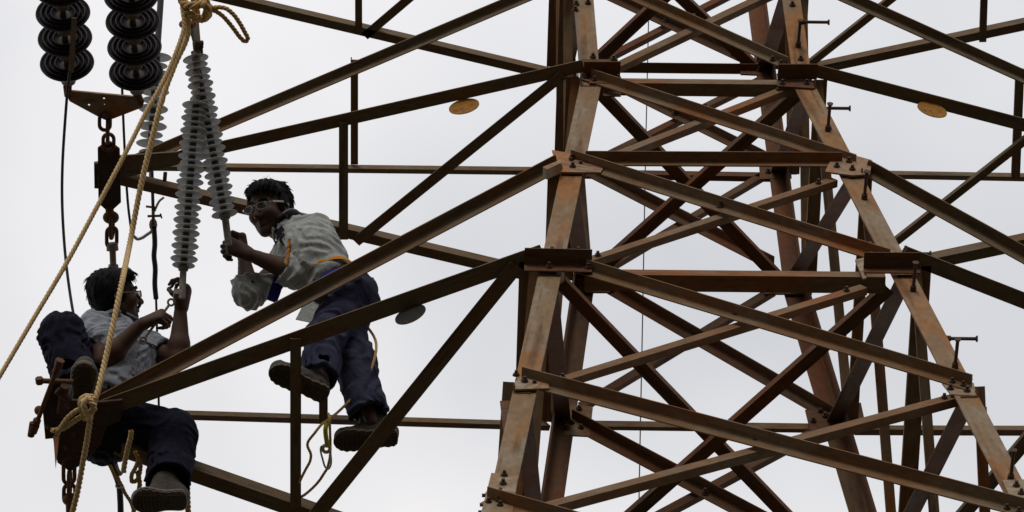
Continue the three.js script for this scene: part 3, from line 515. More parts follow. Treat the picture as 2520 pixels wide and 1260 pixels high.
{ // the standing worker's lanyard
  const t = thing('safety_lanyard', 'thin brown safety lanyard with a silver carabiner below the standing worker', 'lanyard'), c = (a) => a.map(([x, y, h]) => atY(x, y, LV.B + (h ?? 0.05)));
  mesh('strand', ropeGeo(c([[905, 806, 0.62], [920, 828, 0.55], [926, 852, 0.45], [921, 885, 0.35], [913, 910, 0.3], [902, 932, 0.25], [880, 965, 0.2], [838, 1008, 0.12], [812, 1030, 0.05], [790, 1046, -0.02], [775, 1065, -0.05], [758, 1088, -0.05], [757, 1098, -0.05], [765, 1118, -0.05], [763, 1135, -0.05], [752, 1156, -0.05], [740, 1180, -0.03], [732, 1200, 0.03], [729, 1222, 0.05], [742, 1222, 0], [765, 1205, -0.05], [785, 1184, -0.05], [797, 1166, -0.05], [806, 1152, -0.05]]), 0.0066), ROPE2, t);
  mesh('strand', ropeGeo(c([[806, 1152, -0.05], [812, 1125, -0.05], [813, 1090, -0.05], [812, 1060, -0.04], [811, 1030, -0.02], [808, 1018, 0.02]]), 0.0066), ROPE2, t);
  mesh('sleeve', tube(c([[804, 1040, -0.04], [801, 1058, -0.06], [803, 1080, -0.06], [806, 1098, -0.06]]), 0.0105), new THREE.MeshStandardMaterial({ color: new THREE.Color(0.46, 0.42, 0.03), roughness: 0.8 }), t);
  mesh('eye', new THREE.TorusGeometry(0.016, 0.008, 10, 18).rotateX(1.2).translate(...atY(803, 1104, LV.B - 0.06).toArray()), ROPE, t);
  mesh('carabiner', tube(c([[806, 1100, -0.07], [792, 1098, -0.07], [789, 1106, -0.07], [794, 1130, -0.07], [801, 1150, -0.07], [808, 1154, -0.07], [814, 1144, -0.07], [814, 1120, -0.07], [810, 1103, -0.07]]), 0.0045), M.alu, t);
  settle(t);
}

// ------------------------------------------------------------------ the two workers: distance fields meshed with surface nets
const smin = (a, b, k) => { const h = Math.max(k - Math.abs(a - b), 0) / k; return Math.min(a, b) - h * h * k * 0.25; };
const smax = (a, b, k) => -smin(-a, -b, k);
function cone(p, a, b, r1, r2) {        // capsule whose radius runs from r1 to r2
  const bx = b.x - a.x, by = b.y - a.y, bz = b.z - a.z, px = p.x - a.x, py = p.y - a.y, pz = p.z - a.z;
  const t = clamp((px * bx + py * by + pz * bz) / (bx * bx + by * by + bz * bz + 1e-12)), dx = px - bx * t, dy = py - by * t, dz = pz - bz * t;
  return Math.sqrt(dx * dx + dy * dy + dz * dz) - mix(r1, r2, t);
}
const ball = (p, c, r) => Math.hypot(p.x - c.x, p.y - c.y, p.z - c.z) - r;
function ell(x, y, z, a, b, c) { const k = Math.hypot(x / a, y / b, z / c), g = Math.hypot(x / (a * a), y / (b * b), z / (c * c)); return g < 1e-9 ? -Math.min(a, b, c) : k * (k - 1) / g; }
function nets(f, lo, hi, h, smooth = true) {
  const n = [0, 1, 2].map((i) => Math.ceil((hi.getComponent(i) - lo.getComponent(i)) / h) + 1), [nx, ny, nz] = n, p = V(0, 0, 0), val = new Float32Array(nx * ny * nz);
  for (let k = 0, q = 0; k < nz; k++) for (let j = 0; j < ny; j++) for (let i = 0; i < nx; i++, q++) val[q] = f(p.set(lo.x + i * h, lo.y + j * h, lo.z + k * h));
  const id = new Int32Array(nx * ny * nz).fill(-1), pos = [], idx = [], at = (i, j, k) => i + nx * (j + ny * k);
  const E = [[0, 1], [2, 3], [4, 5], [6, 7], [0, 2], [1, 3], [4, 6], [5, 7], [0, 4], [1, 5], [2, 6], [3, 7]];
  for (let k = 0; k < nz - 1; k++) for (let j = 0; j < ny - 1; j++) for (let i = 0; i < nx - 1; i++) {
    const v = []; let m = 0; for (let c = 0; c < 8; c++) { v[c] = val[at(i + (c & 1), j + (c >> 1 & 1), k + (c >> 2))]; if (v[c] < 0) m |= 1 << c; }
    if (m === 0 || m === 255) continue;
    let x = 0, y = 0, z = 0, s = 0;
    for (const [a, b] of E) if ((v[a] < 0) !== (v[b] < 0)) { const t = v[a] / (v[a] - v[b]); x += mix(a & 1, b & 1, t); y += mix(a >> 1 & 1, b >> 1 & 1, t); z += mix(a >> 2, b >> 2, t); s++; }
    id[at(i, j, k)] = pos.length / 3; pos.push(lo.x + (i + x / s) * h, lo.y + (j + y / s) * h, lo.z + (k + z / s) * h);
  }
  for (let k = 1; k < nz - 1; k++) for (let j = 1; j < ny - 1; j++) for (let i = 1; i < nx - 1; i++) {
    const a = val[at(i, j, k)] < 0;
    for (const [b, q] of [[val[at(i + 1, j, k)], [[i, j, k], [i, j - 1, k], [i, j - 1, k - 1], [i, j, k - 1]]], [val[at(i, j + 1, k)], [[i, j, k], [i, j, k - 1], [i - 1, j, k - 1], [i - 1, j, k]]], [val[at(i, j, k + 1)], [[i, j, k], [i - 1, j, k], [i - 1, j - 1, k], [i, j - 1, k]]]]) {
      if (a === (b < 0)) continue;
      const w = q.map((c) => id[at(...c)]); if (w.some((c) => c < 0)) continue;
      const o = a ? w : [w[3], w[2], w[1], w[0]]; idx.push(o[0], o[1], o[2], o[0], o[2], o[3]);
    }
  }
  const g = new THREE.BufferGeometry(), N = pos.length / 3, nor = new Float32Array(N * 3), uv = new Float32Array(N * 2), e = h * 0.6, v = V(0, 0, 0);
  for (let q = 0; q < N; q++) {
    const x = pos[q * 3], y = pos[q * 3 + 1], z = pos[q * 3 + 2];
    const gx = f(v.set(x + e, y, z)) - f(v.set(x - e, y, z)), gy = f(v.set(x, y + e, z)) - f(v.set(x, y - e, z)), gz = f(v.set(x, y, z + e)) - f(v.set(x, y, z - e)), l = Math.hypot(gx, gy, gz) || 1;
    nor[q * 3] = gx / l; nor[q * 3 + 1] = gy / l; nor[q * 3 + 2] = gz / l; uv[q * 2] = (x + z * 0.6) * 3; uv[q * 2 + 1] = (y - z * 0.5) * 3;
  }
  g.setAttribute('position', new THREE.Float32BufferAttribute(pos, 3)); g.setAttribute('normal', new THREE.BufferAttribute(nor, 3)); g.setAttribute('uv', new THREE.BufferAttribute(uv, 2)); g.setIndex(idx);
  return g;
}
function boxOf(pts, m) { const b = new THREE.Box3(); pts.forEach((p) => b.expandByPoint(p)); return [b.min.subScalar(m), b.max.addScalar(m)]; }
// folds that run across a limb or hang along it
function folds(p, amp, fx = 16, fy = 16, fz = 16, z = 0) { const a = vnoise(p.x * fx + 31, p.y * fy + 17, p.z * fz + z), b = vnoise(p.x * fx * 2.3 + 3, p.y * fy * 2.1 + 9, p.z * fz * 2.3 + z + 40); return amp * (1 - Math.abs(2 * a - 1) * 1.6) + amp * 0.45 * (b - 0.5); }

const skinT = tex(256, (u, v) => { const a = pfbm(u, v, 10, 4, 600), b = pfbm(u, v, 60, 2, 610); return S(mix3([0.06, 0.028, 0.018], [0.085, 0.042, 0.027], clamp(a * 0.8 + b * 0.3))); });
const clothT = (a, b, z, wash = 0.5) => tex(512, (u, v) => { const n = pfbm(u, v, 5, 5, z), w = 0.5 + 0.5 * Math.sin(u * 512 * 1.6) * Math.sin(v * 512 * 1.6), f = pfbm(u, v, 80, 2, z + 20); return S(mix3(a, b, clamp(wash * sstep(0.35, 0.65, n) + 0.25 * (f - 0.5) + 0.1 * w))); });
const wrinkT = tex(512, (u, v) => { const a = pfbm(u, v, 8, 4, 700), r = 1 - Math.abs(2 * a - 1), b = 0.5 + 0.5 * Math.sin(v * 512 * 0.9) * Math.sin(u * 512 * 0.9); const q = clamp(r * 0.9 + 0.06 * b); return [q, q, q]; }, false);
const cloth = (map, bs = 0.006, rough = 0.95) => new THREE.MeshPhysicalMaterial({ map, bumpMap: wrinkT, bumpScale: bs, roughness: rough, specularIntensity: 0.3 });
const CM = {
  skin: new THREE.MeshPhysicalMaterial({ map: skinT, bumpMap: bumpT, bumpScale: 0.0008, roughness: 0.62, specularIntensity: 0.5 }),
  hair: new THREE.MeshPhysicalMaterial({ specularIntensity: 0.35, ...({ color: new THREE.Color(0.006, 0.0055, 0.006), roughness: 0.75, bumpMap: wrinkT, bumpScale: 0.004 }) }),
  shirt1: cloth(clothT([0.25, 0.27, 0.31], [0.33, 0.35, 0.385], 720)), shirt2: cloth(clothT([0.33, 0.345, 0.335], [0.43, 0.44, 0.425], 730)),
  navy: cloth(clothT([0.009, 0.009, 0.02], [0.016, 0.016, 0.03], 740)), denim: cloth(clothT([0.024, 0.025, 0.052], [0.05, 0.052, 0.085], 750)),
  vest: cloth(clothT([0.012, 0.012, 0.018], [0.02, 0.02, 0.03], 760)),
  boot: new THREE.MeshStandardMaterial({ map: clothT([0.05, 0.04, 0.03], [0.09, 0.072, 0.054], 770), bumpMap: bumpT, bumpScale: 0.004, roughness: 0.8 }),
  sole: new THREE.MeshStandardMaterial({ map: clothT([0.07, 0.05, 0.034], [0.15, 0.11, 0.075], 780), bumpMap: bumpT, bumpScale: 0.006, roughness: 0.95 }),
  rim: new THREE.MeshStandardMaterial({ color: new THREE.Color(0.22, 0.215, 0.2), roughness: 0.8 }),
  blue: cloth(clothT([0.02, 0.022, 0.16], [0.035, 0.035, 0.24], 790)), orange: cloth(clothT([0.45, 0.16, 0.012], [0.58, 0.24, 0.02], 800)),
  khaki: cloth(clothT([0.2, 0.15, 0.1], [0.28, 0.22, 0.15], 810)),
  frame: new THREE.MeshStandardMaterial({ color: new THREE.Color(0.3, 0.27, 0.24), roughness: 0.35, metalness: 0.5 }),
  lens: new THREE.MeshPhysicalMaterial({ color: new THREE.Color(0.3, 0.3, 0.3), roughness: 0.12, specularIntensity: 0.25, transmission: 0.9, thickness: 0 }),
  eye: new THREE.MeshStandardMaterial({ color: new THREE.Color(0.5, 0.48, 0.45), roughness: 0.3 }), iris: new THREE.MeshStandardMaterial({ color: new THREE.Color(0.01, 0.008, 0.006), roughness: 0.2 }),
};

const HEADF = (x, y, z) => {
  const ax = Math.abs(x), p = { x: ax, y, z }, q = (a, b, c) => ({ x: a, y: b, z: c });
  let d = ell(x, y - 0.035, z + 0.015, 0.075, 0.082, 0.095);
  d = smin(d, ell(x, y + 0.028, z - 0.024, 0.06, 0.08, 0.066), 0.03);
  d = smin(d, cone(p, q(0.052, -0.05, 0.0), q(0.006, -0.096, 0.062), 0.024, 0.02), 0.03);
  d = smin(d, ball(p, q(0.0, -0.098, 0.064), 0.02), 0.02);
  d = smin(d, ball(p, q(0.038, -0.026, 0.062), 0.026), 0.025);
  d = smin(d, cone(p, q(0.012, 0.024, 0.083), q(0.042, 0.026, 0.068), 0.011, 0.009), 0.014);
  d = smax(d, -ball(p, q(0.031, 0.005, 0.098), 0.017), 0.014);
  d = smin(d, cone(p, q(0, 0.014, 0.086), q(0, -0.034, 0.109), 0.008, 0.0125), 0.012);
  d = smin(d, ball(p, q(0.0125, -0.037, 0.1), 0.0085), 0.007);
  d = smin(d, cone(p, q(0, -0.06, 0.092), q(0.021, -0.063, 0.08), 0.007, 0.004), 0.007);
  d = smin(d, cone(p, q(0, -0.071, 0.09), q(0.018, -0.07, 0.08), 0.0075, 0.004), 0.007);
  d = smax(d, -cone(p, q(0, -0.0655, 0.101), q(0.022, -0.066, 0.088), 0.0028, 0.002), 0.004);
  d = smin(d, ell(ax - 0.078, y + 0.006, z + 0.004, 0.010, 0.032, 0.019), 0.008);
  return smax(d, -ell(ax - 0.089, y + 0.004, z - 0.001, 0.008, 0.02, 0.011), 0.006);
};
function hairF(style) { return (x, y, z) => {
  const n = vnoise(x * 70, y * 22, z * 70 + 5) - 0.5, n2 = vnoise(x * 28 + 9, y * 14, z * 28) - 0.5;
  let d = ell(x, y - 0.043, z + 0.016, 0.088, 0.091, 0.107) - 0.006 * n - 0.010 * n2;
  if (style.fringe) d = smin(d, ell(x - 0.01, y - 0.085, z - 0.055, 0.062, 0.03, 0.04) - 0.008 * n2, 0.03);
  d = smin(d, ell(x, y + 0.02, z + 0.06, 0.066, 0.055, 0.045) - 0.006 * n, 0.03);            // nape
  d = smin(d, ell(Math.abs(x) - 0.07, y - 0.005, z - 0.012, 0.012, 0.036, 0.02), 0.02);   // sideburns
  const hl = style.line + 0.1 * clamp(Math.abs(x) - 0.045, 0, 0.03) * -6;                   // the face is left bare below the hair line
  const face = z - 0.03 + 0.3 * (y - 0.02); 
  return smax(d, Math.min(face, hl - y), 0.012);
}; }
const HB = [V(-0.115, -0.15, -0.15), V(0.115, 0.165, 0.145)];
const localHead = (hf, h) => nets((p) => hf(p.x, p.y, p.z), HB[0], HB[1], h);

// a hand on its own fine grid: palm, four bent fingers of unequal length, a thumb from the side of the palm
function handField(Wp, d, n, s, o) {
  d = d.clone().normalize(); n = ortho(n, d); s = ortho(s, d, n);
  const K = 1.12, at = (a, b, c) => Wp.clone().addScaledVector(d, a * K).addScaledVector(s, b * K).addScaledVector(n, c * K), prim = [];
  const palm = [[0.0, 0.0, 0, 0.024, 0.021], [0.085, 0.026, 0.0, 0.018, 0.018], [0.088, 0.006, -0.003, 0.018, 0.018], [0.083, -0.014, 0, 0.017, 0.017], [0.074, -0.031, 0.003, 0.015, 0.015]];
  for (let i = 1; i < 5; i++) prim.push([at(0.008, palm[i][1] * 0.45, 0), at(palm[i][0], palm[i][1], palm[i][2]), 0.021, palm[i][3] * 0.86, 0.02]);
  prim.push([at(0.02, 0.02, 0.006), at(0.05, 0.034, 0.014), 0.018, 0.016, 0.018]);
  const len = [0.94, 1.04, 0.98, 0.78], c = o.curl;
  for (let i = 0; i < 4; i++) {
    let p = at(palm[i + 1][0], palm[i + 1][1], palm[i + 1][2]), a = 0; const sp = (1.5 - i) * (o.spread ?? 0.05);
    for (let j = 0; j < 3; j++) {
      a += c[j] * (o.vary ? 1 + o.vary * (i - 1.5) : 1);
      const L = [0.043, 0.027, 0.021][j] * len[i] * K, q = p.clone().addScaledVector(d, Math.cos(a) * L).addScaledVector(n, Math.sin(a) * L).addScaledVector(s, sp * L);
      prim.push([p, q, 0.0106 - j * 0.0011, 0.0098 - j * 0.0012, 0.004]); p = q;
    }
  }
  let p = at(0.032, 0.03, 0.008); const T = o.thumb ?? [[0.6, 0.7, 0.45], [0.8, 0.3, 0.6], [0.7, -0.1, 0.7]];
  T.forEach((v, j) => { const u = d.clone().multiplyScalar(v[0]).addScaledVector(s, v[1]).addScaledVector(n, v[2]).normalize(), q = p.clone().addScaledVector(u, [0.038, 0.034, 0.027][j]); prim.push([p, q, 0.0125 - j * 0.0012, 0.0115 - j * 0.0015, 0.006]); p = q; });
  const f = (x) => { let r = 9; for (const [a, b, r1, r2, k] of prim) r = smin(r, cone(x, a, b, r1, r2), k); return r; };
  return { f, pts: prim.flatMap((q) => [q[0], q[1]]), at };
}
function bootParts(parent, ankle, heel, toe, up, shaft, rim) {     // upper as a field, sole as a treaded slab with a heel
  const d = toe.clone().sub(heel), L = d.length(); d.normalize(); const u = ortho(up, d), s = u.clone().cross(d), at = (a, b, c) => heel.clone().addScaledVector(d, a * L).addScaledVector(s, b).addScaledVector(u, c);
  const f = (p) => {
    let r = cone(p, at(0.16, 0, 0.052), at(0.5, 0, 0.05), 0.043, 0.046); r = smin(r, cone(p, at(0.5, 0.002, 0.05), at(0.84, 0.004, 0.042), 0.05, 0.044), 0.03);
    r = smin(r, cone(p, at(0.2, 0, 0.07), shaft, 0.048, 0.055), 0.05);
    const fl = at(0, 0, 0.012), dd = (fl.x - p.x) * u.x + (fl.y - p.y) * u.y + (fl.z - p.z) * u.z; r = smax(r, dd, 0.008);
    return r - folds(p, 0.0025, 30, 30, 30, 3);
  };
  const [lo, hi] = boxOf([at(0, 0, 0), at(1, 0, 0), shaft, at(0.5, 0.05, 0), at(0.5, -0.05, 0)], 0.07);
  const boot = mesh('boot', nets(f, lo, hi, 0.0065), CM.boot, parent);
  const W2 = [[0, 0], [0.02, 0.03], [0.07, 0.041], [0.2, 0.042], [0.38, 0.04], [0.55, 0.047], [0.72, 0.056], [0.85, 0.052], [0.95, 0.034], [1.0, 0.0]], sh = new THREE.Shape();
  const out = []; for (const [a, w] of W2) out.push([a * L, w]); for (const [a, w] of [...W2].reverse().slice(1, -1)) out.push([a * L, -w * (a > 0.6 ? 0.86 : 1)]);
  const N = out.length, pts = new THREE.CatmullRomCurve3(out.map(([a, b]) => V(a, b, 0)), true).getPoints(90); // a smooth outline with small notches for the tread
  pts.forEach((q, i) => { const a = q.x / L, w = (i % 4 < 2 ? 1 : 0.93); const x = (a - 0.5) * L * (0.985 + 0.015 * w) + 0.5 * L, y = q.y * w; i ? sh.lineTo(x, y) : sh.moveTo(x, y); });
  const g = new THREE.ExtrudeGeometry(sh, { depth: 0.016, bevelEnabled: true, bevelThickness: 0.003, bevelSize: 0.003, bevelSegments: 2, steps: 1 }), m = basis(d, s, u, heel);
  mesh('sole', g.applyMatrix4(m), CM.sole, boot);
  const lug = []; for (let i = 0; i < 13; i++) for (const b of [-1, 1]) { const a = 0.06 + i * 0.073, w = (a < 0.42 ? 0.029 : a < 0.9 ? 0.036 : 0.022); if (a > 0.36 && a < 0.46) continue; lug.push(new THREE.BoxGeometry(L * 0.046, w * 0.8, 0.007).rotateZ(b * 0.25).translate(a * L, b * w * 0.52, -0.006)); }
  lug.push(new THREE.BoxGeometry(L * 0.3, 0.058, 0.010).translate(L * 0.18, 0, -0.004));
  const tr = mesh('tread', mergeGeometries(lug).applyMatrix4(m), CM.sole, boot); tr.userData.kind = 'stuff';
  if (rim) { const rp = pts.filter((q, i) => i % 3 === 0).map((q) => heel.clone().addScaledVector(d, q.x).addScaledVector(s, q.y * 1.06).addScaledVector(u, 0.016)); mesh('welt', new THREE.TubeGeometry(new THREE.CatmullRomCurve3(rp, true), 90, 0.0055, 8, true), CM.rim, boot); }
  return boot;
}
const cutP = (p, c, n) => (p.x - c.x) * n.x + (p.y - c.y) * n.y + (p.z - c.z) * n.z;
function ribbon(pts, nrm, w, t) {    // a flat strap that follows a line; nrm gives the side it faces
  const pos = [], idx = [], N = pts.length;
  pts.forEach((p, i) => { const d = pts[Math.min(N - 1, i + 1)].clone().sub(pts[Math.max(0, i - 1)]).normalize(), n = ortho(nrm[i] ?? nrm[0], d), s = d.clone().cross(n); for (const [a, b] of [[-1, 0], [1, 0], [1, 1], [-1, 1]]) { const q = p.clone().addScaledVector(s, a * w / 2).addScaledVector(n, b * t); pos.push(q.x, q.y, q.z); } });
  for (let i = 0; i < N - 1; i++) for (let k = 0; k < 4; k++) { const a = i * 4 + k, b = i * 4 + (k + 1) % 4; idx.push(a, b, b + 4, a, b + 4, a + 4); }
  idx.push(0, 1, 2, 0, 2, 3); const e = (N - 1) * 4; idx.push(e, e + 2, e + 1, e, e + 3, e + 2);
  const g = new THREE.BufferGeometry(); g.setAttribute('position', new THREE.Float32BufferAttribute(pos, 3)); g.setIndex(idx); const f = g.toNonIndexed(); f.computeVertexNormals();
  const P = f.attributes.position, uv = new Float32Array(P.count * 2); for (let i = 0; i < P.count; i++) { uv[i * 2] = (P.getX(i) + P.getZ(i)) * 4; uv[i * 2 + 1] = P.getY(i) * 4; } f.setAttribute('uv', new THREE.BufferAttribute(uv, 2)); return f;
}
function onField(f, p, dir, from = 0.3) { let q = p.clone().addScaledVector(dir, from); for (let i = 0; i < 60; i++) { const d = f(q); if (d < 0.001) break; q.addScaledVector(dir, -Math.max(d * 0.7, 0.0008)); } return q; }

const o2 = {};
function trouserField(o, J) {
  return (p) => {
    let d = smin(cone(p, J.pelvis, J.waist, o.seat, o.girth - 0.012), ball(p, J.butt, o.seat), 0.05);
    d = smax(d, cutP(p, J.waist.clone().addScaledVector(o.hemN, 0.02), o.hemN), 0.012);
    let lg = 9;
    for (const k of ['L', 'R']) {
      const H = J['hip' + k], K = J['kn' + k], A = J['an' + k], C = J['tc' + k], ax = C.clone().sub(K).normalize();
      let a = smin(cone(p, H, K, o.thigh, o.knee), cone(p, K, C.clone().addScaledVector(ax, 0.06), o.knee, o.hemR), 0.035);
      a = smax(a, cutP(p, C, ax), 0.006);
      a = smax(a, -cone(p, C.clone().addScaledVector(ax, -0.05), C.clone().addScaledVector(ax, 0.08), o.hemR - 0.012, o.hemR - 0.007), 0.004);
      lg = Math.min(lg, smin(a, d, 0.05));
    }
    return Math.min(lg, d) - folds(p, 0.011, 12, 14, 12, 6) - 0.005 * Math.sin(vnoise(p.x * 8 + 3, p.y * 8, p.z * 8) * 34);
  };
}
function worker(o) {
  const t = thing('person', o.label, 'person', 'linemen working on the lower left cross arm');
  const J = o.J;
  // head frame
  const hf = o.face.clone().normalize(), hu = ortho(o.crown, hf), hs = hu.clone().cross(hf), HM = basis(hs, hu, hf, J.head).scale(V(1, 1, 1).multiplyScalar(o.headS ?? 1.1)), HI = HM.clone().invert(), hv = V(0, 0, 0);
  const headAt = (p) => { hv.copy(p).applyMatrix4(HI); return HEADF(hv.x, hv.y, hv.z); };
  const neckTop = V(0, -0.075, -0.025).applyMatrix4(HM);
  const arms = [];
  for (const k of ['L', 'R']) { const S0 = J['sh' + k], E0 = J['el' + k], W0 = J['wr' + k], H = o.hand[k], D = J['ha' + k].clone().sub(W0); arms.push({ S0, E0, W0, hand: handField(W0.clone().addScaledVector(D.clone().normalize(), 0.012), D, H.n, H.s, H) }); }
  const bodyF = (p) => {
    let d = smin(cone(p, J.pelvis, J.chest, 0.085, 0.085), cone(p, J.chest, J.neck, 0.08, 0.054), 0.03);
    d = smin(d, cone(p, J.neck, neckTop, 0.06, 0.054), 0.04);
    for (const a of arms) { d = smin(d, cone(p, a.S0, a.E0, 0.046, 0.042), 0.04); d = smin(d, smin(cone(p, a.E0, a.E0.clone().lerp(a.W0, 0.3), 0.045, 0.047), cone(p, a.E0.clone().lerp(a.W0, 0.3), a.W0, 0.047, 0.03), 0.02), 0.02); }
    for (const k of ['L', 'R']) { d = smin(d, cone(p, J['hip' + k], J['kn' + k], 0.06, 0.05), 0.04); d = smin(d, cone(p, J['kn' + k], J['an' + k], 0.05, 0.03), 0.02); }
    return d;
  };
  const [blo, bhi] = boxOf(Object.values(J), 0.12), parts = [nets(bodyF, blo, bhi, 0.013)];
  const hg = localHead(HEADF, 0.0042); hg.applyMatrix4(HM); parts.push(hg);
  for (const a of arms) { const [lo, hi] = boxOf(a.hand.pts, 0.03); parts.push(nets((p) => smin(a.hand.f(p), cone(p, a.E0.clone().lerp(a.W0, 0.8), a.W0, 0.031, 0.026), 0.018), lo, hi, 0.0042)); }
  const body = mesh('body', mergeGeometries(parts), CM.skin, t);
  // hair, eyes, spectacles
  const hair = mesh('hair', localHead(hairF(o.hair), 0.0042).applyMatrix4(HM), CM.hair, t);
  if (o.hair.wisps) { const g = []; for (let i = 0; i < o.hair.wisps; i++) { const a = rr(-0.9, 0.9), b = rr(-0.7, 1.1), q = V(Math.sin(a) * 0.075, 0.043 + Math.cos(a) * 0.085, b * 0.08 - 0.01), u = V(rr(-0.8, 0.8), 1, rr(-0.5, 0.9)).normalize(), l = rr(0.012, 0.03); g.push(tube([q, q.clone().addScaledVector(u, l * 0.5), q.clone().addScaledVector(u, l).add(V(rr(-0.012, 0.012), -0.006, rr(0, 0.014)))], 0.0006, 4, 5)); } mesh('loose_hair', mergeGeometries(g).applyMatrix4(HM), CM.hair, hair).userData.kind = 'stuff'; }
  { const hF = hairF(o.hair), g = []; let tries = 0; while (g.length < 260 && tries++ < 3000) {
      const q = V(rr(-1, 1), rr(-0.5, 1), rr(-1, 1)).normalize(), c = V(0, 0.04, -0.01), e = 0.004; let p = c.clone().addScaledVector(q, 0.2); const H = (v) => hF(v.x, v.y, v.z);
      for (let i = 0; i < 40; i++) { const d = H(p); if (d < 0.0008) break; p.addScaledVector(q, -d * 0.7); if (p.distanceTo(c) < 0.05) break; }
      if (H(p) > 0.002 || p.distanceTo(c) < 0.055) continue;
      const n = V(H(p.clone().add(V(e, 0, 0))) - H(p), H(p.clone().add(V(0, e, 0))) - H(p), H(p.clone().add(V(0, 0, e))) - H(p)).normalize();
      const dn = ortho(V(rr(-0.5, 0.5), -0.8, p.z > 0.02 ? 0.7 : -0.6).add(V(p.x * 6, 0, 0)), n), l = rr(0.02, 0.045), k = rr(-0.0045, -0.0005);
      const a = p.clone().addScaledVector(n, -0.003), m = p.clone().addScaledVector(dn, l * 0.55).addScaledVector(n, 0.0015 + k), z = p.clone().addScaledVector(dn, l).addScaledVector(n, k * 0.7);
      const tb = tube([a, m, z], rr(0.0022, 0.0042), 5, 6), P = tb.attributes.position; for (let i = 0; i < P.count; i++) { const w = 1 - Math.pow(Math.floor(i / 6) / 6, 2) * 0.85, s = Math.floor(i / 6) / 6, cx = new THREE.CatmullRomCurve3([a, m, z]).getPointAt(s); P.setXYZ(i, mix(cx.x, P.getX(i), w), mix(cx.y, P.getY(i), w), mix(cx.z, P.getZ(i), w)); }
      g.push(tb);
    }
    const lk = mesh('locks', mergeGeometries(g).applyMatrix4(HM), CM.hair, hair); lk.userData.kind = 'stuff'; }
  for (const s of [-1, 1]) { const e = mesh('eye', new THREE.SphereGeometry(0.0115, 16, 12).translate(s * 0.031, 0.005, 0.0775).applyMatrix4(HM), CM.eye, t); mesh('iris', new THREE.SphereGeometry(0.0062, 12, 8).translate(s * 0.031, 0.005, 0.0845).applyMatrix4(HM), CM.iris, e); }
  const br = []; for (const s of [-1, 1]) br.push(tube([V(s * 0.014, 0.026, 0.096), V(s * 0.03, 0.033, 0.091), V(s * 0.047, 0.028, 0.078)], 0.0042, 6)); mesh('eyebrows', mergeGeometries(br).applyMatrix4(HM), CM.hair, hair);
  if (o.moustache) mesh('moustache', mergeGeometries([-1, 1].map((s) => tube([V(0, -0.048, 0.1025), V(s * 0.012, -0.05, 0.099), V(s * 0.025, -0.058, 0.089)], 0.0058, 8))).applyMatrix4(HM), CM.hair, hair);
  const sp = new THREE.Group(); sp.name = 'spectacles'; t.add(sp);
  for (const s of [-1, 1]) {
    const ring = [], M0 = basis(V(0.96, 0, -0.26 * s), YV, V(0.26 * s, 0, 0.96), V(s * 0.034, 0.0, 0.107));
    for (let i = 0; i < 24; i++) { const a = i / 24 * 2 * Math.PI, c = Math.cos(a), q = Math.sin(a); ring.push(V(Math.sign(c) * Math.pow(Math.abs(c), 0.7) * 0.0235, Math.sign(q) * Math.pow(Math.abs(q), 0.7) * 0.0145, 0).applyMatrix4(M0)); }
    mesh('rim', new THREE.TubeGeometry(new THREE.CatmullRomCurve3(ring, true), 60, 0.0016, 6, true).applyMatrix4(HM), CM.frame, sp);
    mesh('lens', new THREE.ShapeGeometry(new THREE.Shape(Array.from({ length: 24 }, (_, i) => { const a = i / 24 * 2 * Math.PI, c = Math.cos(a), q = Math.sin(a); return new THREE.Vector2(Math.sign(c) * Math.pow(Math.abs(c), 0.7) * 0.0228, Math.sign(q) * Math.pow(Math.abs(q), 0.7) * 0.0138); }))).applyMatrix4(M0).applyMatrix4(HM), CM.lens, sp);
    mesh('temple', ribbon([V(s * 0.061, 0.008, 0.1), V(s * 0.077, 0.009, 0.085), V(s * 0.084, 0.011, 0.03), V(s * 0.086, 0.011, 0.0), V(s * 0.085, -0.002, -0.02)].map((q) => q.applyMatrix4(HM)), [hs.clone().multiplyScalar(s)], o.templeW ?? 0.005, 0.002), CM.frame, sp);
  }
  mesh('bridge', tube([V(-0.009, 0.004, 0.112), V(0, 0.008, 0.115), V(0.009, 0.004, 0.112)].map((q) => q.applyMatrix4(HM)), 0.0016, 6), CM.frame, sp);
  const trF = trouserField(o, J);
  o2.trF = trF;
  // shirt
  const tf = o.torso.clone().normalize();
  const shirtF = (p) => {
    let d = smin(cone(p, J.waist, J.chest, o.girth, o.girth + 0.012), cone(p, J.chest, J.neck, o.girth + 0.004, 0.072), 0.06);
    d = smin(d, cone(p, J.shL, J.shR, 0.066, 0.066), 0.07);
    if (o.belly) d = smin(d, ball(p, J.waist.clone().addScaledVector(tf, 0.04), o.girth * 0.94), 0.06);
    d = smax(d, -cutP(p, J.hem, o.hemN), 0.02);
    d = smax(d, cutP(p, J.neck.clone().addScaledVector(o.collarN, 0.052), o.collarN), 0.012);
    for (const k of ['L', 'R']) {
      const Sh = J['sh' + k], El = J['el' + k], Cu = J['cu' + k], ax = Cu.clone().sub(El), on = Cu.distanceTo(El) > 0.01 && o.pastElbow;
      let a = cone(p, Sh, on ? El : Cu.clone().addScaledVector(El.clone().sub(Sh).normalize(), 0.05), 0.073, o.sleeve);
      if (on) a = smin(a, cone(p, El, Cu.clone().addScaledVector(ax.clone().normalize(), 0.04), o.sleeve, o.sleeve - 0.004), 0.03);
      const cn = (on ? ax : El.clone().sub(Sh)).clone().normalize(), c = cutP(p, Cu, cn);
      a = smin(a, smax(Math.abs(c + 0.02) - 0.022, cone(p, Cu.clone().addScaledVector(cn, -0.06), Cu.clone().addScaledVector(cn, 0.03), o.sleeve + 0.003, o.sleeve + 0.005), 0.006), 0.006);   // turned-up cuff
      a = smax(a, c, 0.006);
      const hollow = cone(p, Cu.clone().addScaledVector(cn, -0.03), Cu.clone().addScaledVector(cn, 0.05), o.sleeve - 0.008, o.sleeve - 0.006);
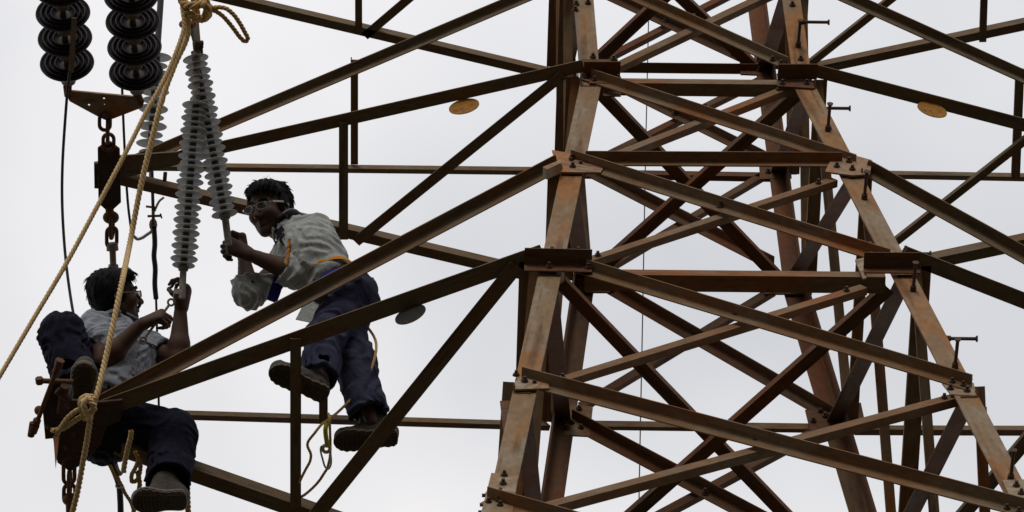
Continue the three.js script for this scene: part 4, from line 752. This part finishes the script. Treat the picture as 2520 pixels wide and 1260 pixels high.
      a = smax(a, -hollow, 0.004);
      d = smin(d, a, 0.035);
    }
    return d - folds(p, 0.009, 13, 26, 13, 2) - 0.0045 * Math.sin(vnoise(p.x * 5.5, p.y * 9, p.z * 5.5) * 34) - 0.0012 * Math.sin(vnoise(p.x * 15, p.y * 11, p.z * 15 + 4) * 30);
  };
  { const [lo, hi] = boxOf([J.waist, J.hem, J.chest, J.neck, J.shL, J.shR, J.elL, J.elR, J.cuL, J.cuR], o.girth + 0.05); const sh = mesh('shirt', nets(shirtF, lo, hi, 0.0085), o.shirt, t);
    // collar: two points folded over, and a placket of buttons
    const nu = neckTop.clone().sub(J.neck).normalize(), ns = nu.clone().cross(tf).normalize(), nf = ns.clone().cross(nu);
    const C = (a, r, h) => J.neck.clone().addScaledVector(nu, h).addScaledVector(ns, Math.sin(a) * r).addScaledVector(nf, Math.cos(a) * r);
    for (const s of [-1, 1]) {
      const pos = [], id = [], n = 12; for (let i = 0; i <= n; i++) { const a = s * mix(0.28, Math.PI, i / n), tip = Math.max(0, 1 - i / 5); for (const q of [C(a, 0.071, 0.062), C(a, 0.079, 0.066), C(a + s * 0.1 * tip, 0.1 + 0.018 * tip, 0.024 - 0.034 * tip), C(a + s * 0.1 * tip, 0.095 + 0.018 * tip, 0.02 - 0.034 * tip)]) pos.push(q.x, q.y, q.z); }
      for (let i = 0; i < n; i++) for (let k = 0; k < 4; k++) { const a = i * 4 + k, b = i * 4 + (k + 1) % 4; id.push(a, b, b + 4, a, b + 4, a + 4); } id.push(0, 1, 2, 0, 2, 3);
      const g = new THREE.BufferGeometry(); g.setAttribute('position', new THREE.Float32BufferAttribute(pos, 3)); g.setIndex(id); const f = g.toNonIndexed(); f.computeVertexNormals(); f.setAttribute('uv', new THREE.BufferAttribute(new Float32Array(f.attributes.position.count * 2).map((_, i) => pos[i % pos.length] * 3), 2)); mesh('collar', f, o.shirt, sh);
    }
    const down = J.waist.clone().sub(J.neck), line = []; for (let i = 0; i <= 16; i++) line.push(onField(shirtF, J.neck.clone().addScaledVector(down, mix(0.08, 1.15, i / 16)).addScaledVector(ns, o.placket ?? 0), tf).addScaledVector(tf, 0.0005));
    mesh('placket', ribbon(line, line.map(() => tf), 0.032, 0.003), o.shirt, sh);
    for (let i = 3; i < 16; i += 3) { const b = mesh('button', new THREE.CylinderGeometry(0.0055, 0.0055, 0.003, 12), CM.rim, sh); b.position.copy(line[i]).addScaledVector(tf, 0.004); b.quaternion.setFromUnitVectors(YV, tf); }
    o.afterShirt?.(t, sh, shirtF, { nu, ns, nf, tf });
  }
  { const [lo, hi] = boxOf([J.waist, J.butt, J.hipL, J.hipR, J.knL, J.knR, J.tcL, J.tcR, J.pelvis], 0.16); mesh('trousers', nets(trF, lo, hi, 0.0095), o.trousers, t); o.afterTrousers?.(t, trF); }
  for (const k of ['L', 'R']) bootParts(t, J['an' + k], o.boot[k][0], o.boot[k][1], o.boot[k][2] ?? YV, o.boot[k][3], o.rim);
  settle(t); return { t, arms, HM };
}
const yB = LV.B, pt = (x, y, h) => atY(x, y, yB + h);

// the seated worker: right knee drawn up, left leg hanging, one hand on the insulator's foot, the other with a spanner
const j1 = { pelvis: pt(260, 1035, 0.15), waist: pt(278, 968, 0.28), chest: pt(294, 880, 0.46), neck: pt(288, 815, 0.63), head: pt(284, 732, 0.8), hem: pt(270, 1000, 0.2), butt: pt(258, 1066, 0.13),
  shL: pt(366, 860, 0.6), elL: pt(440, 884, 0.46), wrL: pt(444, 765, 0.64), haL: pt(457, 715, 0.69), cuL: pt(398, 870, 0.54),
  shR: pt(232, 808, 0.61), elR: pt(256, 890, 0.28), wrR: pt(346, 800, 0.36), haR: pt(392, 776, 0.375), cuR: pt(246, 856, 0.41),
  hipL: pt(316, 1048, 0.14), knL: pt(428, 1066, 0.08), anL: pt(402, 1198, -0.34), tcL: pt(416, 1182, -0.29),
  hipR: pt(222, 1008, 0.16), knR: pt(152, 826, 0.44), anR: pt(198, 968, 0.12), tcR: pt(192, 946, 0.16) };
worker({ label: 'seated man with spectacles, pale blue shirt and navy trousers tightening the long insulator', J: j1, face: V(0.95, 0.24, 0.02), crown: V(-0.22, 0.5, 0.8), torso: V(0.5, 0.02, 0.86),
  hair: { line: 0.062, fringe: true }, moustache: true, girth: 0.128, belly: true, sleeve: 0.064, hemN: V(0.1, 0.95, 0.3).normalize(), collarN: V(0, 1, 0.1).normalize(), shirt: CM.shirt1, trousers: CM.navy, seat: 0.135, thigh: 0.102, knee: 0.094, hemR: 0.098, rim: true, headS: 1.05,
  hand: { L: { n: V(-0.75, 0.1, -0.5), s: V(-0.4, 0.2, 0.9), curl: [1.0, 1.2, 0.8], vary: 0.06, thumb: [[0.5, 0.3, 0.8], [0.4, -0.4, 0.8], [0.2, -0.7, 0.5]] }, R: { n: V(0.25, -0.2, -0.95), s: V(-0.2, 0.95, -0.2), curl: [1.15, 1.35, 0.9], vary: 0.05, thumb: [[0.7, 0.3, 0.7], [0.7, -0.5, 0.6], [0.4, -0.8, 0.5]] } },
  boot: { L: [pt(458, 1232, -0.42), pt(326, 1236, -0.42), V(0.05, 1, -0.25), pt(406, 1186, -0.3)], R: [pt(202, 1010, 0.05), pt(206, 894, 0.05), V(0, 1, -0.12), pt(198, 962, 0.12)] },
  afterShirt(t, sh, f, { ns, tf, nu }) {
    const c = onField(f, j1.chest.clone().addScaledVector(ns, 0.06), tf).addScaledVector(tf, 0.002); const pk = mesh('pocket', new THREE.BoxGeometry(0.085, 0.095, 0.005, 1, 1, 1), CM.shirt1, sh); pk.applyMatrix4(basis(ns, nu, tf, c));
  } });
{ // the spanner in his right hand
  const t = thing('ring_spanner', 'grey ring spanner in the hand of the seated worker', 'spanner'), a = pt(421, 744, 0.43), b = pt(352, 838, 0.29), d = b.clone().sub(a).normalize();
  mesh('shank', rod(a.clone().addScaledVector(d, 0.016), b.clone().addScaledVector(d, -0.016), 0.0062, 0.0062, 8), M.galv, t);
  for (const p of [a, b]) mesh('ring', new THREE.TorusGeometry(0.0145, 0.0052, 10, 26).applyMatrix4(basis(...(() => { const z = FW.clone().multiplyScalar(-1).addScaledVector(RT, 0.35).normalize(), x = ortho(d, z); return [x, z.clone().cross(x), z]; })(), p)), M.galv, t);
  settle(t);
}

// the standing worker: feet on the lower arm's bracing, leaning out to the left
const j2 = { pelvis: pt(846, 738, 0.74), waist: pt(812, 682, 0.86), chest: pt(768, 625, 1.0), neck: pt(722, 570, 1.15), head: pt(664, 517, 1.29), hem: pt(846, 748, 0.71), butt: pt(862, 742, 0.72),
  shL: pt(776, 572, 1.1), elL: pt(733, 674, 0.86), wrL: pt(618, 628, 0.89), haL: pt(572, 606, 0.9), cuL: pt(697, 660, 0.87),
  shR: pt(690, 655, 1.06), elR: pt(613, 724, 0.85), wrR: pt(601, 640, 1.0), haR: pt(597, 592, 1.06), cuR: pt(609, 690, 0.905),
  hipL: pt(868, 722, 0.72), knL: pt(796, 838, 0.4), anL: pt(786, 940, 0.13), tcL: pt(785, 930, 0.15),
  hipR: pt(838, 775, 0.72), knR: pt(874, 890, 0.42), anR: pt(914, 1038, 0.12), tcR: pt(906, 1016, 0.16) };
worker({ label: 'standing man with spectacles, rolled white shirt, jeans and safety belt holding the shorter insulator', J: j2, face: V(-0.56, -0.68, 0.46), crown: V(-0.33, 0.45, 0.82), torso: V(-0.82, -0.05, 0.56),
  hair: { line: 0.066, fringe: true, wisps: 16 }, girth: 0.113, sleeve: 0.062, pastElbow: true, templeW: 0.009, hemN: V(-0.35, 0.85, 0.25).normalize(), collarN: V(-0.45, 0.86, 0.2).normalize(), shirt: CM.shirt2, trousers: CM.denim, seat: 0.12, thigh: 0.092, knee: 0.082, hemR: 0.086,
  hand: { L: { n: V(0.1, 0.3, -0.9), s: V(0.1, 0.9, 0.3), curl: [1.15, 1.35, 0.9], vary: 0.05, thumb: [[0.6, 0.4, 0.6], [0.7, -0.4, 0.6], [0.4, -0.8, 0.5]] }, R: { n: V(-0.9, 0.0, -0.1), s: V(0, 0.2, 0.95), curl: [1.2, 1.35, 0.9], vary: 0.05, thumb: [[0.6, 0.4, 0.7], [0.6, -0.3, 0.8], [0.4, -0.8, 0.4]] } },
  boot: { L: [pt(806, 976, 0.06), pt(664, 912, 0.06), V(0, 1, -0.08), pt(782, 925, 0.2)], R: [pt(978, 1076, 0.05), pt(822, 1090, 0.05), V(0, 1, -0.1), pt(913, 1030, 0.2)] },
  afterShirt(t, sh, f, { ns, nu, nf, tf }) {
    const h = new THREE.Group(); h.name = 'harness'; t.add(h);
    const f0 = f; f = (p) => Math.min(f0(p), o2.trF(p));
    const axis = j2.chest.clone().sub(j2.waist).normalize(), sd = axis.clone().cross(tf).normalize(), loop = (c, w, mat, tilt, wd) => { const L = [], N = []; for (let i = 0; i <= 40; i++) { const a = i / 40 * 2 * Math.PI, d = tf.clone().multiplyScalar(Math.cos(a)).addScaledVector(sd, Math.sin(a)); const q = c.clone().addScaledVector(axis, tilt * Math.cos(a)); L.push(q.clone().addScaledVector(d, 0.129 + 0.004 * Math.sin(i))); N.push(d); } mesh('belt', ribbon(L, N, wd, 0.004), mat, h); };
    loop(j2.waist.clone().addScaledVector(axis, -0.055), 0, CM.orange, 0.015, 0.026); loop(j2.waist.clone().addScaledVector(axis, -0.125), 0, CM.blue, -0.005, 0.045);
    { const L = []; for (let i = 0; i <= 10; i++) { const px = mix(713, 706, i / 10), py = mix(588, 652, i / 10), r = ray(px, py).negate(); let q = pt(px, py, 0.6); L.push(onField(f, pt(px, py, 1.05), r, 0.35).addScaledVector(r, 0.004)); } mesh('shoulder_strap', ribbon(L, L.map(() => tf), 0.018, 0.004), CM.orange, h); }
    { const L = []; for (let i = 0; i <= 8; i++) L.push(onField(f, j2.neck.clone().addScaledVector(axis, 0.0).lerp(j2.waist, i / 8 * 0.55).addScaledVector(sd, -0.01), tf).addScaledVector(tf, 0.002)); mesh('undershirt', ribbon(L, L.map(() => tf), 0.04, 0.003), CM.vest, sh); }
    mesh('loose_strap', ribbon([pt(690, 676, 0.9), pt(683, 700, 0.86), pt(676, 722, 0.83), pt(668, 742, 0.8)], [V(0.1, -0.6, 0.8)], 0.05, 0.004), CM.blue, h);
    mesh('pad', ribbon([pt(905, 690, 0.8), pt(912, 720, 0.74), pt(908, 748, 0.68)], [V(0.8, 0, -0.3)], 0.05, 0.02), CM.khaki, h);
  },
  afterTrousers(t, f) {
    const tail = mesh('shirt_tail', ribbon([pt(792, 700, 0.83), pt(778, 735, 0.74), pt(766, 765, 0.68), pt(752, 792, 0.63)], [V(-0.3, -0.4, 0.8)], 0.10, 0.006), CM.shirt2, t);
  } });
renderer.render(scene, camera);
